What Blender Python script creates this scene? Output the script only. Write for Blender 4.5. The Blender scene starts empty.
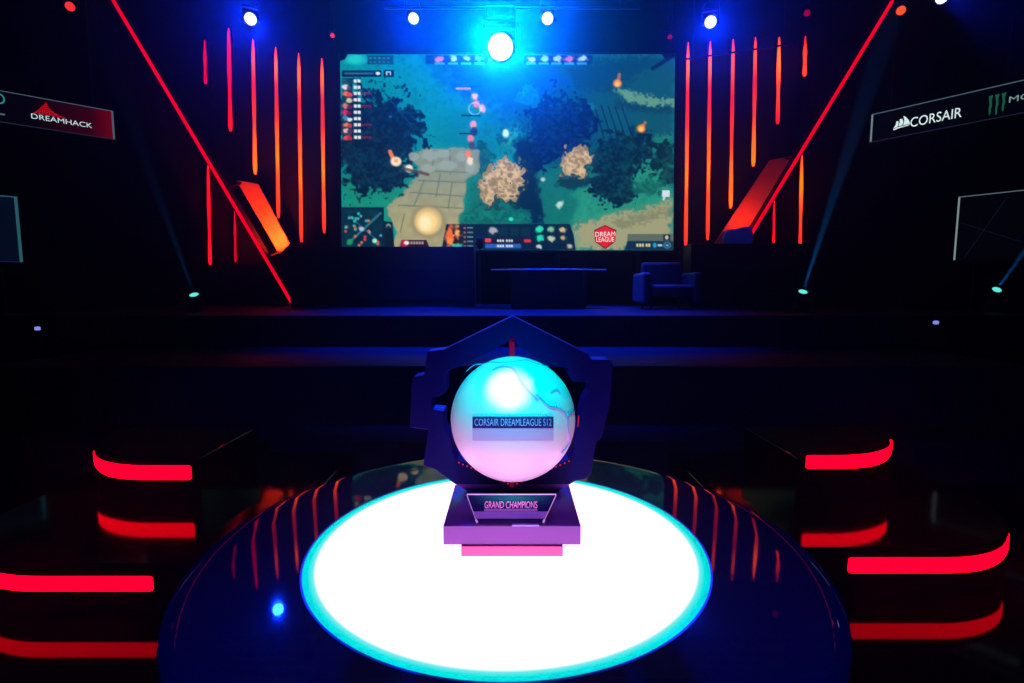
import bpy, bmesh, math, random
import numpy as np
from mathutils import Vector, Matrix, Quaternion

# ------------------------------------------------------------------ camera, world, lights, exposure
SC = bpy.context.scene
COL = SC.collection
F = 529.0                       # focal length in pixels of the 1024 px frame
PITCH = math.radians(5.72)
EYE = Vector((0.0, 0.0, 1.69))
cam = bpy.data.cameras.new('camera')
cam.sensor_width = 36.0
cam.lens = F * 36.0 / 1024.0
cam.clip_start = 0.05
cam.clip_end = 200
cam_ob = bpy.data.objects.new('camera', cam)
cam_ob.location = EYE
cam_ob.rotation_euler = (math.pi / 2 - PITCH, 0, 0)
COL.objects.link(cam_ob)
SC.camera = cam_ob

SC.view_settings.view_transform = 'Standard'
SC.view_settings.look = 'None'
SC.view_settings.gamma = 1.0
SC.view_settings.use_curve_mapping = False
SC.view_settings.exposure = 0.0
SC.cycles.use_denoising = True
SC.cycles.max_bounces = 6
SC.cycles.glossy_bounces = 4
SC.cycles.diffuse_bounces = 2
SC.cycles.volume_bounces = 0
SC.cycles.transparent_max_bounces = 8
SC.cycles.sample_clamp_indirect = 6.0

# world: black sky, the hall's haze in the air
world = bpy.data.worlds.new('hall_air')
SC.world = world
world.use_nodes = True
wn = world.node_tree.nodes
wl = world.node_tree.links
for n in list(wn):
    wn.remove(n)
w_out = wn.new('ShaderNodeOutputWorld')
w_bg = wn.new('ShaderNodeBackground')
w_bg.inputs['Color'].default_value = (0, 0, 0, 1)
w_bg.inputs['Strength'].default_value = 0.0
w_vol = wn.new('ShaderNodeVolumeScatter')
w_vol.inputs['Color'].default_value = (1, 1, 1, 1)
w_vol.inputs['Density'].default_value = 0.0025
w_vol.inputs['Anisotropy'].default_value = 0.92
wl.new(w_bg.outputs[0], w_out.inputs['Surface'])
wl.new(w_vol.outputs[0], w_out.inputs['Volume'])


def aim(ob, target):
    d = Vector(target) - ob.location
    ob.rotation_euler = d.to_track_quat('-Z', 'Y').to_euler()


def lamp(name, kind, loc, target, power, color, size=0.2, angle=60, blend=0.4, parent=None):
    li = bpy.data.lights.new(name, kind)
    li.energy = power
    li.color = color
    if kind == 'SPOT':
        li.spot_size = math.radians(angle)
        li.spot_blend = blend
        li.shadow_soft_size = size
    elif kind == 'AREA':
        li.shape = 'DISK'
        li.size = size
    else:
        li.shadow_soft_size = size
    ob = bpy.data.objects.new(name, li)
    ob.location = loc
    aim(ob, target)
    COL.objects.link(ob)
    return ob


# unseen lamps out of the picture: cyan key over the table, blue fill added from the front
lamp('key_light', 'SPOT', (0.0, -0.25, 4.05), (0.0, 1.64, 1.36), 620, (0.0, 1.0, 1.0), 0.06, 7.8, 0.35)
lamp('globe_fill_spot', 'SPOT', (-0.25, -1.6, 3.6), (-0.012, 1.50, 1.422), 720, (1.0, 0.86, 0.80), 0.02, 2.15, 0.35)  # unseen spot added to whiten a patch on the globe's upper front
lamp('red_fill_light', 'SPOT', (-2.0, 2.45, 2.3), (-0.16, 1.62, 1.37), 10, (1.0, 0.0, 0.03), 0.05, 9, 0.3)  # unseen red spot added for the glints on the globe's left limb
lamp('front_fill_light', 'SPOT', (-0.8, -3.2, 5.2), (0.0, 2.2, 1.1), 480, (0.0, 0.0, 1.0), 0.4, 60, 0.6)  # unseen blue fill added behind the camera to light the trophy frame
lamp('stage_wash_light', 'SPOT', (0.0, 9.2, 9.9), (0.0, 8.7, 1.0), 42000, (0.0, 0.03, 1.0), 0.4, 48, 1.0)
lamp('seat_fill_light', 'SPOT', (4.3, 9.6, 6.6), (4.6, 10.75, 2.4), 500, (0.0, 0.05, 1.0), 0.1, 13, 0.6)  # unseen blue spot added to brighten the chair behind the right desk


# ------------------------------------------------------------------ picture geometry helpers
_c, _s = math.cos(PITCH), math.sin(PITCH)


def ray(px, py):
    a = (px - 512.0) / F
    b = (341.5 - py) / F
    return Vector((a, _c + b * _s, -_s + b * _c))


def at_y(px, py, y):
    d = ray(px, py)
    return EYE + d * (y / d.y)


def at_z(px, py, z):
    d = ray(px, py)
    return EYE + d * ((z - EYE.z) / d.z)


def at_plane(px, py, p0, nrm):
    d = ray(px, py)
    return EYE + d * ((Vector(p0) - EYE).dot(nrm) / d.dot(nrm))


# ------------------------------------------------------------------ materials
def srgb(r, g, b):
    def f(v):
        v /= 255.0
        return v / 12.92 if v <= 0.04045 else ((v + 0.055) / 1.055) ** 2.4
    return (f(r), f(g), f(b))


def mat(name, base, rough=0.5, metal=0.0, spec=0.5, coat=0.0, bump=None, noise=None, emit=None, strength=1.0):
    m = bpy.data.materials.new(name)
    m.use_nodes = True
    nt = m.node_tree
    b = nt.nodes['Principled BSDF']
    b.inputs['Base Color'].default_value = (*base, 1)
    b.inputs['Roughness'].default_value = rough
    b.inputs['Metallic'].default_value = metal
    b.inputs['Specular IOR Level'].default_value = spec
    b.inputs['Coat Weight'].default_value = coat
    if emit:
        b.inputs['Emission Color'].default_value = (*emit, 1)
        b.inputs['Emission Strength'].default_value = strength
    if bump or noise:
        tc = nt.nodes.new('ShaderNodeTexCoord')
    if bump:
        sc, amt = bump
        nz = nt.nodes.new('ShaderNodeTexNoise')
        nz.inputs['Scale'].default_value = sc
        nt.links.new(tc.outputs['Object'], nz.inputs['Vector'])
        bp = nt.nodes.new('ShaderNodeBump')
        bp.inputs['Strength'].default_value = amt
        bp.inputs['Distance'].default_value = 0.02
        nt.links.new(nz.outputs['Fac'], bp.inputs['Height'])
        nt.links.new(bp.outputs['Normal'], b.inputs['Normal'])
    if noise:
        sc, c2 = noise
        nz = nt.nodes.new('ShaderNodeTexNoise')
        nz.inputs['Scale'].default_value = sc
        nt.links.new(tc.outputs['Object'], nz.inputs['Vector'])
        mx = nt.nodes.new('ShaderNodeMix')
        mx.data_type = 'RGBA'
        mx.inputs[6].default_value = (*base, 1)
        mx.inputs[7].default_value = (*c2, 1)
        nt.links.new(nz.outputs['Fac'], mx.inputs[0])
        nt.links.new(mx.outputs[2], b.inputs['Base Color'])
    return m


def glow(name, color, strength=1.0):
    m = bpy.data.materials.new(name)
    m.use_nodes = True
    nt = m.node_tree
    for n in list(nt.nodes):
        nt.nodes.remove(n)
    o = nt.nodes.new('ShaderNodeOutputMaterial')
    e = nt.nodes.new('ShaderNodeEmission')
    e.inputs['Color'].default_value = (*color, 1)
    e.inputs['Strength'].default_value = strength
    nt.links.new(e.outputs[0], o.inputs['Surface'])
    return m


def glow_ramp(name, stops, build):
    """an emitter whose colour runs along a factor; build(nodes, links) gives the factor socket"""
    m = glow(name, (1, 1, 1))
    nt = m.node_tree
    e = [n for n in nt.nodes if n.type == 'EMISSION'][0]
    fac = build(nt.nodes, nt.links)
    # colours above 1 are carried by three float curves as a ramp tops out at 1
    top = max(max(c) for _, c in stops)
    r = nt.nodes.new('ShaderNodeValToRGB')
    r.color_ramp.interpolation = 'EASE'
    el = r.color_ramp.elements
    while len(el) < len(stops):
        el.new(0.5)
    for x, (p, c) in zip(el, stops):
        x.position = p
        x.color = (c[0] / top, c[1] / top, c[2] / top, 1)
    nt.links.new(fac, r.inputs['Fac'])
    nt.links.new(r.outputs['Color'], e.inputs['Color'])
    e.inputs['Strength'].default_value = top
    return m


M = {
    'floor': mat('floor_gloss', (0.005, 0.005, 0.007), 0.06, spec=0.22, bump=(1.3, 0.02)),
    'wall': mat('wall_black', (0.004, 0.004, 0.006), 0.9, spec=0.1, noise=(0.8, (0.007, 0.007, 0.010))),
    'stage': mat('stage_paint', (0.010, 0.014, 0.026), 0.5, spec=0.04, noise=(3.0, (0.013, 0.018, 0.034))),
    'riser': mat('riser_gloss', (0.006, 0.006, 0.008), 0.08, spec=0.36, bump=(2.0, 0.02)),
    'table': mat('table_gloss', (0.012, 0.012, 0.030), 0.03, bump=(3.0, 0.004)),
    'table_side': mat('table_side', (0.008, 0.008, 0.010), 0.3),
    'black': mat('black_metal', (0.012, 0.012, 0.014), 0.45),
    'chrome': mat('truss_metal', (0.10, 0.10, 0.11), 0.45, 0.9),
    'fabric': mat('chair_vinyl', (0.06, 0.06, 0.07), 0.5),
    'desk': mat('desk_black', (0.010, 0.010, 0.012), 0.5, noise=(2.0, (0.016, 0.016, 0.02))),
    'frame': mat('trophy_frame_paint', (0.004, 0.003, 0.085), 0.5, spec=0.06),
    'frame_edge': mat('trophy_frame_side', (0.10, 0.10, 0.16), 0.3),
    'red': glow('red_led', (1.0, 0.0, 0.030), 1.0),
    'red_bar': glow('red_led_bar', (4.5, 0.0, 0.035), 1.0),
    'white_text': glow('screen_white', srgb(190, 225, 225), 1.0),
}

# ------------------------------------------------------------------ object helpers


def link(name, me, m=None, parent=None):
    ob = bpy.data.objects.new(name, me)
    if m is not None and hasattr(me, 'materials') and not len(me.materials):
        me.materials.append(m)
    COL.objects.link(ob)
    if parent is not None:
        ob.parent = parent
    return ob


def obj(name, bm, m, parent=None, smooth=False, angle=None):
    me = bpy.data.meshes.new(name)
    bm.normal_update()
    if smooth:
        for f in bm.faces:
            f.smooth = True
        if angle is not None:
            for e in bm.edges:
                if len(e.link_faces) == 2 and e.calc_face_angle(0) > math.radians(angle):
                    e.smooth = False
    bm.to_mesh(me)
    bm.free()
    return link(name, me, m, parent)


def tag(o, label, cat, group=None, kind=None):
    o['label'] = label
    o['category'] = cat
    if group:
        o['group'] = group
    if kind:
        o['kind'] = kind
    return o


def thing(name, label, cat, loc=(0, 0, 0), group=None):
    o = bpy.data.objects.new(name, None)
    o.empty_display_size = 0.1
    o.location = loc
    COL.objects.link(o)
    return tag(o, label, cat, group)


def box(bm, x0, x1, y0, y1, z0, z1, bevel=0.0):
    vs = [bm.verts.new((x, y, z)) for x in (x0, x1) for y in (y0, y1) for z in (z0, z1)]
    q = [(0, 1, 3, 2), (4, 6, 7, 5), (0, 4, 5, 1), (2, 3, 7, 6), (0, 2, 6, 4), (1, 5, 7, 3)]
    fs = [bm.faces.new([vs[i] for i in f]) for f in q]
    bmesh.ops.recalc_face_normals(bm, faces=fs)
    if bevel:
        es = list({e for f in fs for e in f.edges})
        bmesh.ops.bevel(bm, geom=es, offset=bevel, segments=2, profile=0.5, affect='EDGES')


def B(x0, x1, y0, y1, z0, z1, bevel=0.0):
    bm = bmesh.new()
    box(bm, x0, x1, y0, y1, z0, z1, bevel)
    return bm


def tube(bm, pts, r, n=10, cap=True):
    """round bar along points; r a number or one per point"""
    pts = [Vector(p) for p in pts]
    rs = r if isinstance(r, (list, tuple)) else [r] * len(pts)
    rings = []
    up = None
    for i, p in enumerate(pts):
        d = (pts[min(i + 1, len(pts) - 1)] - pts[max(i - 1, 0)]).normalized()
        if up is None:
            a = Vector((0, 0, 1)) if abs(d.z) < 0.9 else Vector((1, 0, 0))
            up = (a - d * a.dot(d)).normalized()
        else:
            up = (up - d * up.dot(d)).normalized()
        s = d.cross(up)
        rings.append([bm.verts.new(p + (up * math.cos(t) + s * math.sin(t)) * rs[i])
                      for t in [2 * math.pi * k / n for k in range(n)]])
    fs = []
    for a, b in zip(rings, rings[1:]):
        for k in range(n):
            fs.append(bm.faces.new((a[k], a[(k + 1) % n], b[(k + 1) % n], b[k])))
    if cap:
        fs.append(bm.faces.new(rings[0][::-1]))
        fs.append(bm.faces.new(rings[-1]))
    bmesh.ops.recalc_face_normals(bm, faces=fs)


def T(pts, r, n=10):
    bm = bmesh.new()
    tube(bm, pts, r, n)
    return bm


def lathe(bm, prof, n=48, axis_m=Matrix.Identity(4)):
    """profile (radius, height) turned round z; radius 0 closes to a point"""
    rings = []
    for r, z in prof:
        if r < 1e-6:
            rings.append([bm.verts.new(axis_m @ Vector((0, 0, z)))])
        else:
            rings.append([bm.verts.new(axis_m @ Vector((r * math.cos(t), r * math.sin(t), z)))
                          for t in [2 * math.pi * k / n for k in range(n)]])
    fs = []
    for a, b in zip(rings, rings[1:]):
        for k in range(n):
            q = (k + 1) % n
            if len(a) == 1 and len(b) == 1:
                continue
            if len(a) == 1:
                fs.append(bm.faces.new((a[0], b[k], b[q])))
            elif len(b) == 1:
                fs.append(bm.faces.new((a[k], b[0], a[q])))
            else:
                fs.append(bm.faces.new((a[k], a[q], b[q], b[k])))
    bmesh.ops.recalc_face_normals(bm, faces=fs)


def L(prof, n=48, axis_m=Matrix.Identity(4)):
    bm = bmesh.new()
    lathe(bm, prof, n, axis_m)
    return bm


def prism(bm, outer, d, holes=()):
    """polygon of 3-D points (coplanar) given thickness by vector d"""
    d = Vector(d)
    from mathutils.geometry import tessellate_polygon
    loops = [list(map(Vector, outer))] + [list(map(Vector, h)) for h in holes]
    flat = [p for lp in loops for p in lp]
    tris = tessellate_polygon(loops)
    a = [bm.verts.new(p) for p in flat]
    b = [bm.verts.new(p + d) for p in flat]
    fs = []
    for t in tris:
        try:
            fs.append(bm.faces.new([a[i] for i in t]))
            fs.append(bm.faces.new([b[i] for i in reversed(t)]))
        except ValueError:
            pass
    o = 0
    for lp in loops:
        n = len(lp)
        for i in range(n):
            j = (i + 1) % n
            fs.append(bm.faces.new((a[o + i], a[o + j], b[o + j], b[o + i])))
        o += n
    bmesh.ops.recalc_face_normals(bm, faces=fs)


def PR(outer, d, holes=()):
    bm = bmesh.new()
    prism(bm, outer, d, holes)
    return bm


def text_mesh(body, width, height=None, depth=0.0, shear=0.0, bold=0.0, spacing=1.0):
    """letters as a mesh centred on the origin in x, y"""
    cu = bpy.data.curves.new('lettering', 'FONT')
    cu.body = body
    cu.size = 1.0
    cu.offset = 0.0
    cu.shear = shear
    cu.space_character = spacing
    cu.extrude = 0.0
    cu.resolution_u = 4
    tmp = bpy.data.objects.new('lettering', cu)
    COL.objects.link(tmp)
    dg = bpy.context.evaluated_depsgraph_get()
    me = bpy.data.meshes.new_from_object(tmp.evaluated_get(dg))
    bpy.data.objects.remove(tmp)
    bpy.data.curves.remove(cu)
    me.materials.clear()
    n = len(me.vertices)
    co = np.empty(n * 3)
    me.vertices.foreach_get('co', co)
    co = co.reshape(n, 3)
    mn, mx = co.min(0), co.max(0)
    sx = width / (mx[0] - mn[0])
    sy = sx if height is None else height / (mx[1] - mn[1])
    co[:, 0] = (co[:, 0] - (mn[0] + mx[0]) / 2) * sx
    co[:, 1] = (co[:, 1] - (mn[1] + mx[1]) / 2) * sy
    co[:, 2] = 0
    me.vertices.foreach_set('co', co.ravel())
    me.update()
    if depth:
        bm = bmesh.new()
        bm.from_mesh(me)
        r = bmesh.ops.extrude_face_region(bm, geom=list(bm.faces))
        bmesh.ops.translate(bm, verts=[v for v in r['geom'] if isinstance(v, bmesh.types.BMVert)], vec=(0, 0, depth))
        bmesh.ops.recalc_face_normals(bm, faces=list(bm.faces))
        bm.to_mesh(me)
        bm.free()
    return me


def warp(me, fn):
    for v in me.vertices:
        v.co = fn(v.co)
    me.update()
    return me


def plane_map(o, ux, uy, un):
    o, ux, uy, un = Vector(o), Vector(ux), Vector(uy), Vector(un)
    return lambda c: o + ux * c.x + uy * c.y + un * c.z


# ------------------------------------------------------------------ the room
def struct(name, bm, m):
    o = obj(name, bm, m)
    o['kind'] = 'structure'
    return o


struct('floor', B(-15, 15, -5, 12.6, -0.2, 0.0), M['floor'])
struct('wall_back', B(-15, 15, 12.3, 12.6, 0, 10.5), M['wall'])
struct('wall_left', B(-15.3, -15, -5, 12.6, 0, 10.5), M['wall'])
struct('wall_right', B(15, 15.3, -5, 12.6, 0, 10.5), M['wall'])
struct('wall_front', B(-15.3, 15.3, -5.3, -5, 0, 10.5), M['wall'])
struct('ceiling', B(-15.3, 15.3, -5.3, 12.6, 10.5, 10.7), M['wall'])

# ------------------------------------------------------------------ the stage and its steps
DECK = 1.335


def outline_block(bm, pts, z0, z1, bevel=0.012):
    lo = [Vector((x, y, z0)) for x, y in pts]
    prism(bm, lo, (0, 0, z1 - z0))
    if bevel:
        es = [e for e in bm.edges if all(abs(v.co.z - z1) < 1e-5 for v in e.verts) and len(e.link_faces) == 2
              and abs(e.calc_face_angle(0)) > 0.5]
        bmesh.ops.bevel(bm, geom=es, offset=bevel, segments=2, profile=0.5, affect='EDGES')


bm = bmesh.new()
outline_block(bm, [(-7.2, 7.0), (7.2, 7.0), (7.2, 12.28), (-7.2, 12.28)], 0, DECK)
tag(obj('stage_platform', bm, M['stage']), 'wide black stage deck under the big video wall, its front edge washed blue', 'stage')


def bowed(x, y_mid, bow, y_back, n=14):
    f = [(x * (2 * i / n - 1), y_mid + bow * (2 * i / n - 1) ** 2) for i in range(n + 1)]
    return f + [(x, y_back), (-x, y_back)]


bm = bmesh.new()
outline_block(bm, bowed(5.2, 5.2, -0.15, 6.99), 0, 0.925)
tag(obj('stage_step', bm, M['stage']), 'upper black step running along the foot of the stage deck', 'step', 'steps in front of the stage')
bm = bmesh.new()
outline_block(bm, bowed(4.6, 4.45, 0.0, 5.03), 0, at_y(512, 441, 4.45).z)
tag(obj('stage_step', bm, M['stage']), 'lower black step just behind the trophy and round table', 'step', 'steps in front of the stage')


def riser(label, x_in, x_out, y, y_back, z0, z1, rad, strip_in, strip_z, strip_h, matt_top=False):
    """a rounded low platform whose front carries a red strip bending round its outer corner"""
    sg = -1 if x_out < x_in else 1
    cx = x_out - sg * rad
    arc = [(cx + sg * rad * math.sin(a), y + rad - rad * math.cos(a)) for a in [math.radians(90) * k / 16 for k in range(17)]]
    pts = [(x_in, y)] + arc + [(x_out, y_back), (x_in, y_back)]
    t = thing('led_riser', label, 'platform', (x_in, y, z0))
    o = Vector((x_in, y, z0))
    bm = bmesh.new()
    outline_block(bm, [(a - o.x, b - o.y) for a, b in pts], 0, z1 - z0, 0.006)
    obj('riser_body', bm, M['riser'], t)
    if matt_top:
        ins = [(a + (0.03 if a < (x_in + x_out) / 2 else -0.03), min(max(b, y + 0.04), y_back - 0.02)) for a, b in pts]
        bm = bmesh.new()
        outline_block(bm, [(a - o.x, b - o.y) for a, b in ins], z1 - z0, z1 - z0 + 0.006, 0.0)
        obj('top_mat', bm, M['wall'], t)['label'] = 'dull black top mat'
    # strip: straight run, then round the corner while it narrows to its tip
    path = [(strip_in, y)] + [(strip_in + sg * q, y) for q in (0.003, 0.008, 0.016)]
    nst = 11
    for k in range(1, 9):
        path.append((strip_in + sg * 0.016 + (cx - strip_in - sg * 0.016) * k / 8, y))
    for k in range(1, 25):
        a = math.radians(62) * k / 24
        path.append((cx + sg * rad * math.sin(a), y + rad - rad * math.cos(a)))
    tot = [0]
    for a, b in zip(path, path[1:]):
        tot.append(tot[-1] + math.dist(a, b))
    bm = bmesh.new()
    rows = []
    for i, (px, py) in enumerate(path):
        ang = 0 if i <= nst else math.radians(62) * (i - nst) / 24
        nx, ny = sg * math.sin(ang), -math.cos(ang)
        s = tot[i] / tot[-1]
        h = strip_h / 2
        rnd = max(0.0, 1 - tot[i] / 0.016)
        top = strip_z + h - 0.010 * rnd ** 2
        bot = strip_z - h + 0.010 * rnd ** 2
        if s > 0.50:
            q = (s - 0.50) / 0.50
            bot += (strip_h - 0.004) * q ** 2.2
        rows.append([bm.verts.new((px + nx * 0.006 - o.x, py + ny * 0.006 - o.y, zz - z0)) for zz in (bot, top)]
                    + [bm.verts.new((px - nx * 0.004 - o.x, py - ny * 0.004 - o.y, zz - z0)) for zz in (bot, top)])
    fs = []
    for a, b in zip(rows, rows[1:]):
        for i, j in ((0, 1), (1, 3), (3, 2), (2, 0)):
            fs.append(bm.faces.new((a[i], a[j], b[j], b[i])))
    fs.append(bm.faces.new([rows[0][i] for i in (0, 1, 3, 2)]))
    fs.append(bm.faces.new([rows[-1][i] for i in (0, 1, 3, 2)]))
    bmesh.ops.recalc_face_normals(bm, faces=fs)
    s = obj('led_strip', bm, M['red_bar'], t)
    s['label'] = 'glowing red strip light'
    return t


def xat(px, py, y):
    return at_y(px, py, y).x


def riser_depth(px, py, py_mirror, z0):
    """distance at which a strip and its mirror image in the level z0 fall on the two picture rows"""
    k = lambda q: ray(px, q).z / ray(px, q).y
    return (2 * z0 - 2 * EYE.z) / (k(py) + k(py_mirror))


Z1 = 0.29
Y1 = riser_depth(170, 473, 529.5, Z1)
Y2L = riser_depth(80, 583, 650, 0.0)
Y2R = riser_depth(870, 565.8, 630, 0.0)


def zpx(px, py, y):
    return at_y(px, py, y).z


def hpx(px, pa, pb, y):
    return zpx(px, pa, y) - zpx(px, pb, y)


riser('upper black riser left of the table with the short glowing red strip', xat(191, 467, Y1) + 0.06, xat(92, 466, Y1 + 0.30) - 0.10, Y1, Y1 + 0.78, Z1, 0.58, 0.70,
      xat(191, 467, Y1), zpx(170, 472.5, Y1), hpx(170, 466, 480, Y1), True)
riser('upper black riser right of the table with the short glowing red strip', xat(806, 463, Y1) - 0.06, xat(894, 458, Y1 + 0.30) + 0.10, Y1, Y1 + 0.78, Z1, 0.58, 0.70,
      xat(806, 463, Y1), zpx(830, 462, Y1), hpx(830, 456, 469, Y1), True)
riser('lower black riser at the left edge with the long glowing red strip', -1.35, -3.2, Y2L, 4.43, 0, Z1, 0.75,
      xat(153, 583, Y2L), zpx(100, 583.5, Y2L), hpx(100, 576, 590.5, Y2L))
riser('lower black riser at the right edge with the long glowing red strip', 1.35, xat(1012, 550, Y2R + 0.28) + 0.13, Y2R, 4.43, 0, Z1, 0.75,
      xat(848, 566, Y2R), zpx(880, 565, Y2R), hpx(880, 558, 573, Y2R))

# ------------------------------------------------------------------ round table with the light panel
TZ = 0.90
TC = Vector((at_y(507, 579, 1.6).x * 1.0, 1.592, 0))
RD, RT = 0.600, 0.917
t = thing('round_display_table', 'round glossy black table with a glowing white disc set in its top', 'table', (TC.x, TC.y, 0))
obj('table_top', L([(RD + 0.006, TZ - 0.045), (RD + 0.006, TZ), (RD + 0.02, TZ), (RD + 0.2, TZ), (RT - 0.045, TZ), (RT - 0.028, TZ - 0.0006), (RT - 0.012, TZ - 0.0022), (RT - 0.003, TZ - 0.005), (RT, TZ - 0.012),
                    (RT, TZ - 0.045), (RD + 0.006, TZ - 0.045)], 128), M['table'], t, True, 25)
obj('pedestal', L([(0, 0), (0.78, 0), (0.78, 0.04), (0.70, 0.06), (0.66, 0.5), (0.70, TZ - 0.055), (0.86, TZ - 0.045), (0, TZ - 0.045)], 96),
    M['table_side'], t, True, 25)
rim = obj('panel_rim', L([(RD, TZ - 0.03), (RD, TZ + 0.001), (RD + 0.0055, TZ + 0.001), (RD + 0.0055, TZ - 0.03), (RD, TZ - 0.03)], 128),
          mat('rim_acrylic', (0.16, 0.10, 0.40), 0.25), t, True, 25)
rim['label'] = 'lavender rim ring'


def radial(nodes, links):
    tc = nodes.new('ShaderNodeTexCoord')
    sx = nodes.new('ShaderNodeSeparateXYZ')
    cx = nodes.new('ShaderNodeCombineXYZ')
    ln = nodes.new('ShaderNodeVectorMath')
    ln.operation = 'LENGTH'
    dv = nodes.new('ShaderNodeMath')
    dv.operation = 'DIVIDE'
    dv.inputs[1].default_value = RD
    links.new(tc.outputs['Object'], sx.inputs[0])
    links.new(sx.outputs['X'], cx.inputs['X'])
    links.new(sx.outputs['Y'], cx.inputs['Y'])
    links.new(cx.outputs[0], ln.inputs[0])
    links.new(ln.outputs['Value'], dv.inputs[0])
    return dv.outputs[0]


panel_m = glow_ramp('light_panel_led', [(0.0, (5.2, 1.9, 4.6)), (0.80, (3.6, 1.6, 3.3)), (0.935, (1.25, 1.08, 1.25)), (0.955, (0.12, 0.84, 0.84)),
                                        (0.975, (0.0, 0.76, 0.76)), (1.0, (0.0, 0.66, 0.70))], radial)
obj('light_panel', L([(0, TZ - 0.03), (RD, TZ - 0.03), (RD, TZ), (0, TZ)], 128), panel_m, t)['label'] = 'glowing white disc with a cyan edge'

# ------------------------------------------------------------------ the trophy
TX = at_z(512, 557, TZ).x
t = thing('globe_trophy', 'trophy with a white globe in a dark notched frame, standing on the glowing disc', 'trophy', (TX, 1.66, TZ + 0.001))
O = Vector((TX, 1.66, TZ))


def P(v):
    return Vector(v) - O


pl_front = at_z(512, 557, TZ).y
BX0, BX1 = at_y(443.0, 526, 1.50).x, at_y(581.0, 526, 1.50).x
BZ1 = at_y(512, 526, 1.50).z
BZ0 = at_y(512, 545.3, 1.50).z
BY1 = at_z(512, 485, BZ1).y
m_base = mat('base_acrylic', (0.15, 0.035, 0.27), 0.16, spec=0.5)
m_foot = mat('foot_acrylic', (0.75, 0.10, 0.20), 0.35)
obj('foot', B(at_y(461, 556, pl_front).x - O.x, at_y(563, 556, pl_front).x - O.x, pl_front - O.y, BY1 - 0.05 - O.y, 0.0, BZ0 - TZ, 0.002), m_foot, t)['label'] = 'pink foot block'
obj('base_block', B(BX0 - O.x, BX1 - O.x, 1.50 - O.y, BY1 - O.y, BZ0 - TZ, BZ1 - TZ, 0.002), m_base, t)['label'] = 'purple base slab'

FY = 1.70
FT = 0.085
outer_px = [(512.7, 316.5), (588, 354.5), (591.5, 360), (609, 360.2), (613, 364), (610.3, 404), (607.5, 415), (601.5, 439), (597, 441), (594, 455.5), (591.5, 473), (586, 479.5),
            (575, 481.5), (569.5, 485), (455.6, 485), (434.4, 469.5), (428, 467.6), (423.4, 466), (424, 460), (427.8, 430), (409.5, 427.8), (411.5, 384), (413, 377.5), (424, 375.5), (427.3, 352), (444.5, 349.7)]
inner_px = [(510.5, 341.5), (549.5, 366), (567, 368), (569.5, 377), (573, 382), (589.6, 382.6), (589, 392), (583.5, 401.6), (580.5, 413), (579.4, 429), (575, 436), (574, 452), (569, 460),
            (511.8, 488.4 - 6), (457, 460), (452, 452), (451, 440), (443.5, 425), (444, 411.5), (432, 410.3), (432, 397.6), (440, 397), (446.2, 392), (447, 372), (449, 370.5), (458.6, 367)]


def fr(pts, y):
    return [P(at_y(a, b, y)) for a, b in pts]


bm = PR(fr(outer_px, FY), (0, FT, 0), [fr(inner_px, FY)])
fo = obj('frame', bm, M['frame'], t)
bv = fo.modifiers.new('bevel', 'BEVEL')
bv.width = 0.0022
bv.segments = 1
bv.limit_method = 'ANGLE'
bv.angle_limit = math.radians(30)
fo['label'] = 'dark navy notched frame'
# sloped foot under the frame, landing on the base slab
zb = at_y(512, 485, FY).z
za = BZ1
ya = at_z(512, 491.5, za).y
c1, c2 = at_y(455.6, 484.6, FY), at_y(569.5, 484.6, FY)
d1, d2 = at_z(468, 491.5, za), at_z(558, 491.5, za)
bm = bmesh.new()
vs = [P(v) for v in (c1, c2, d2, d1)]
vb = [P((c1.x, FY + FT, c1.z)), P((c2.x, FY + FT, c2.z)), P((d2.x, FY + FT, za)), P((d1.x, FY + FT, za))]
a = [bm.verts.new(v) for v in vs]
b = [bm.verts.new(v) for v in vb]
fs = [bm.faces.new(a), bm.faces.new(b[::-1])]
for i in range(4):
    j = (i + 1) % 4
    fs.append(bm.faces.new((a[i], a[j], b[j], b[i])))
bmesh.ops.recalc_face_normals(bm, faces=fs)
obj('frame_foot', bm, mat('frame_foot_acrylic', (0.22, 0.05, 0.36), 0.2), t)['label'] = 'purple sloped foot of the frame'

# globe
GC = at_y(513, 418.5, 1.68)
GR = 0.2005
m_globe = mat('globe_white', (0.86, 0.86, 0.86), 0.36, spec=0.35, bump=(9.0, 0.04))
gm = bmesh.new()
bmesh.ops.create_uvsphere(gm, u_segments=72, v_segments=40, radius=GR)
bmesh.ops.translate(gm, verts=list(gm.verts), vec=P(GC))
globe = obj('globe', gm, m_globe, t, True)
globe['label'] = 'frosted white globe'


def on_globe(px, py, r):
    d = ray(px, py).normalized()
    oc = EYE - GC
    b_ = oc.dot(d)
    disc = b_ * b_ - (oc.length_squared - r * r)
    k = -b_ - math.sqrt(max(disc, 0.0))
    return EYE + d * k


m_ridge = mat('ridge_lavender', (0.50, 0.42, 0.72), 0.4)


def ridge(px, r0=0.0052):
    pts = []
    for i in range(len(px) - 1):
        for k in range(6):
            u = k / 6
            p0 = px[max(i - 1, 0)]; p1 = px[i]; p2 = px[i + 1]; p3 = px[min(i + 2, len(px) - 1)]
            q = [0.5 * ((2 * p1[j]) + (-p0[j] + p2[j]) * u + (2 * p0[j] - 5 * p1[j] + 4 * p2[j] - p3[j]) * u * u
                        + (-p0[j] + 3 * p1[j] - 3 * p2[j] + p3[j]) * u ** 3) for j in (0, 1)]
            pts.append(P(on_globe(q[0], q[1], GR)))
    pts.append(P(on_globe(*px[-1], GR)))
    n = len(pts)
    rs = [r0 * (0.45 + 0.55 * math.sin(math.pi * min(max((i + 0.5) / n, 0.08), 0.92)) ** 0.5) for i in range(n)]
    o = obj('ridge', T(pts, rs, 8), m_ridge, globe, True)
    return o


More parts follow.
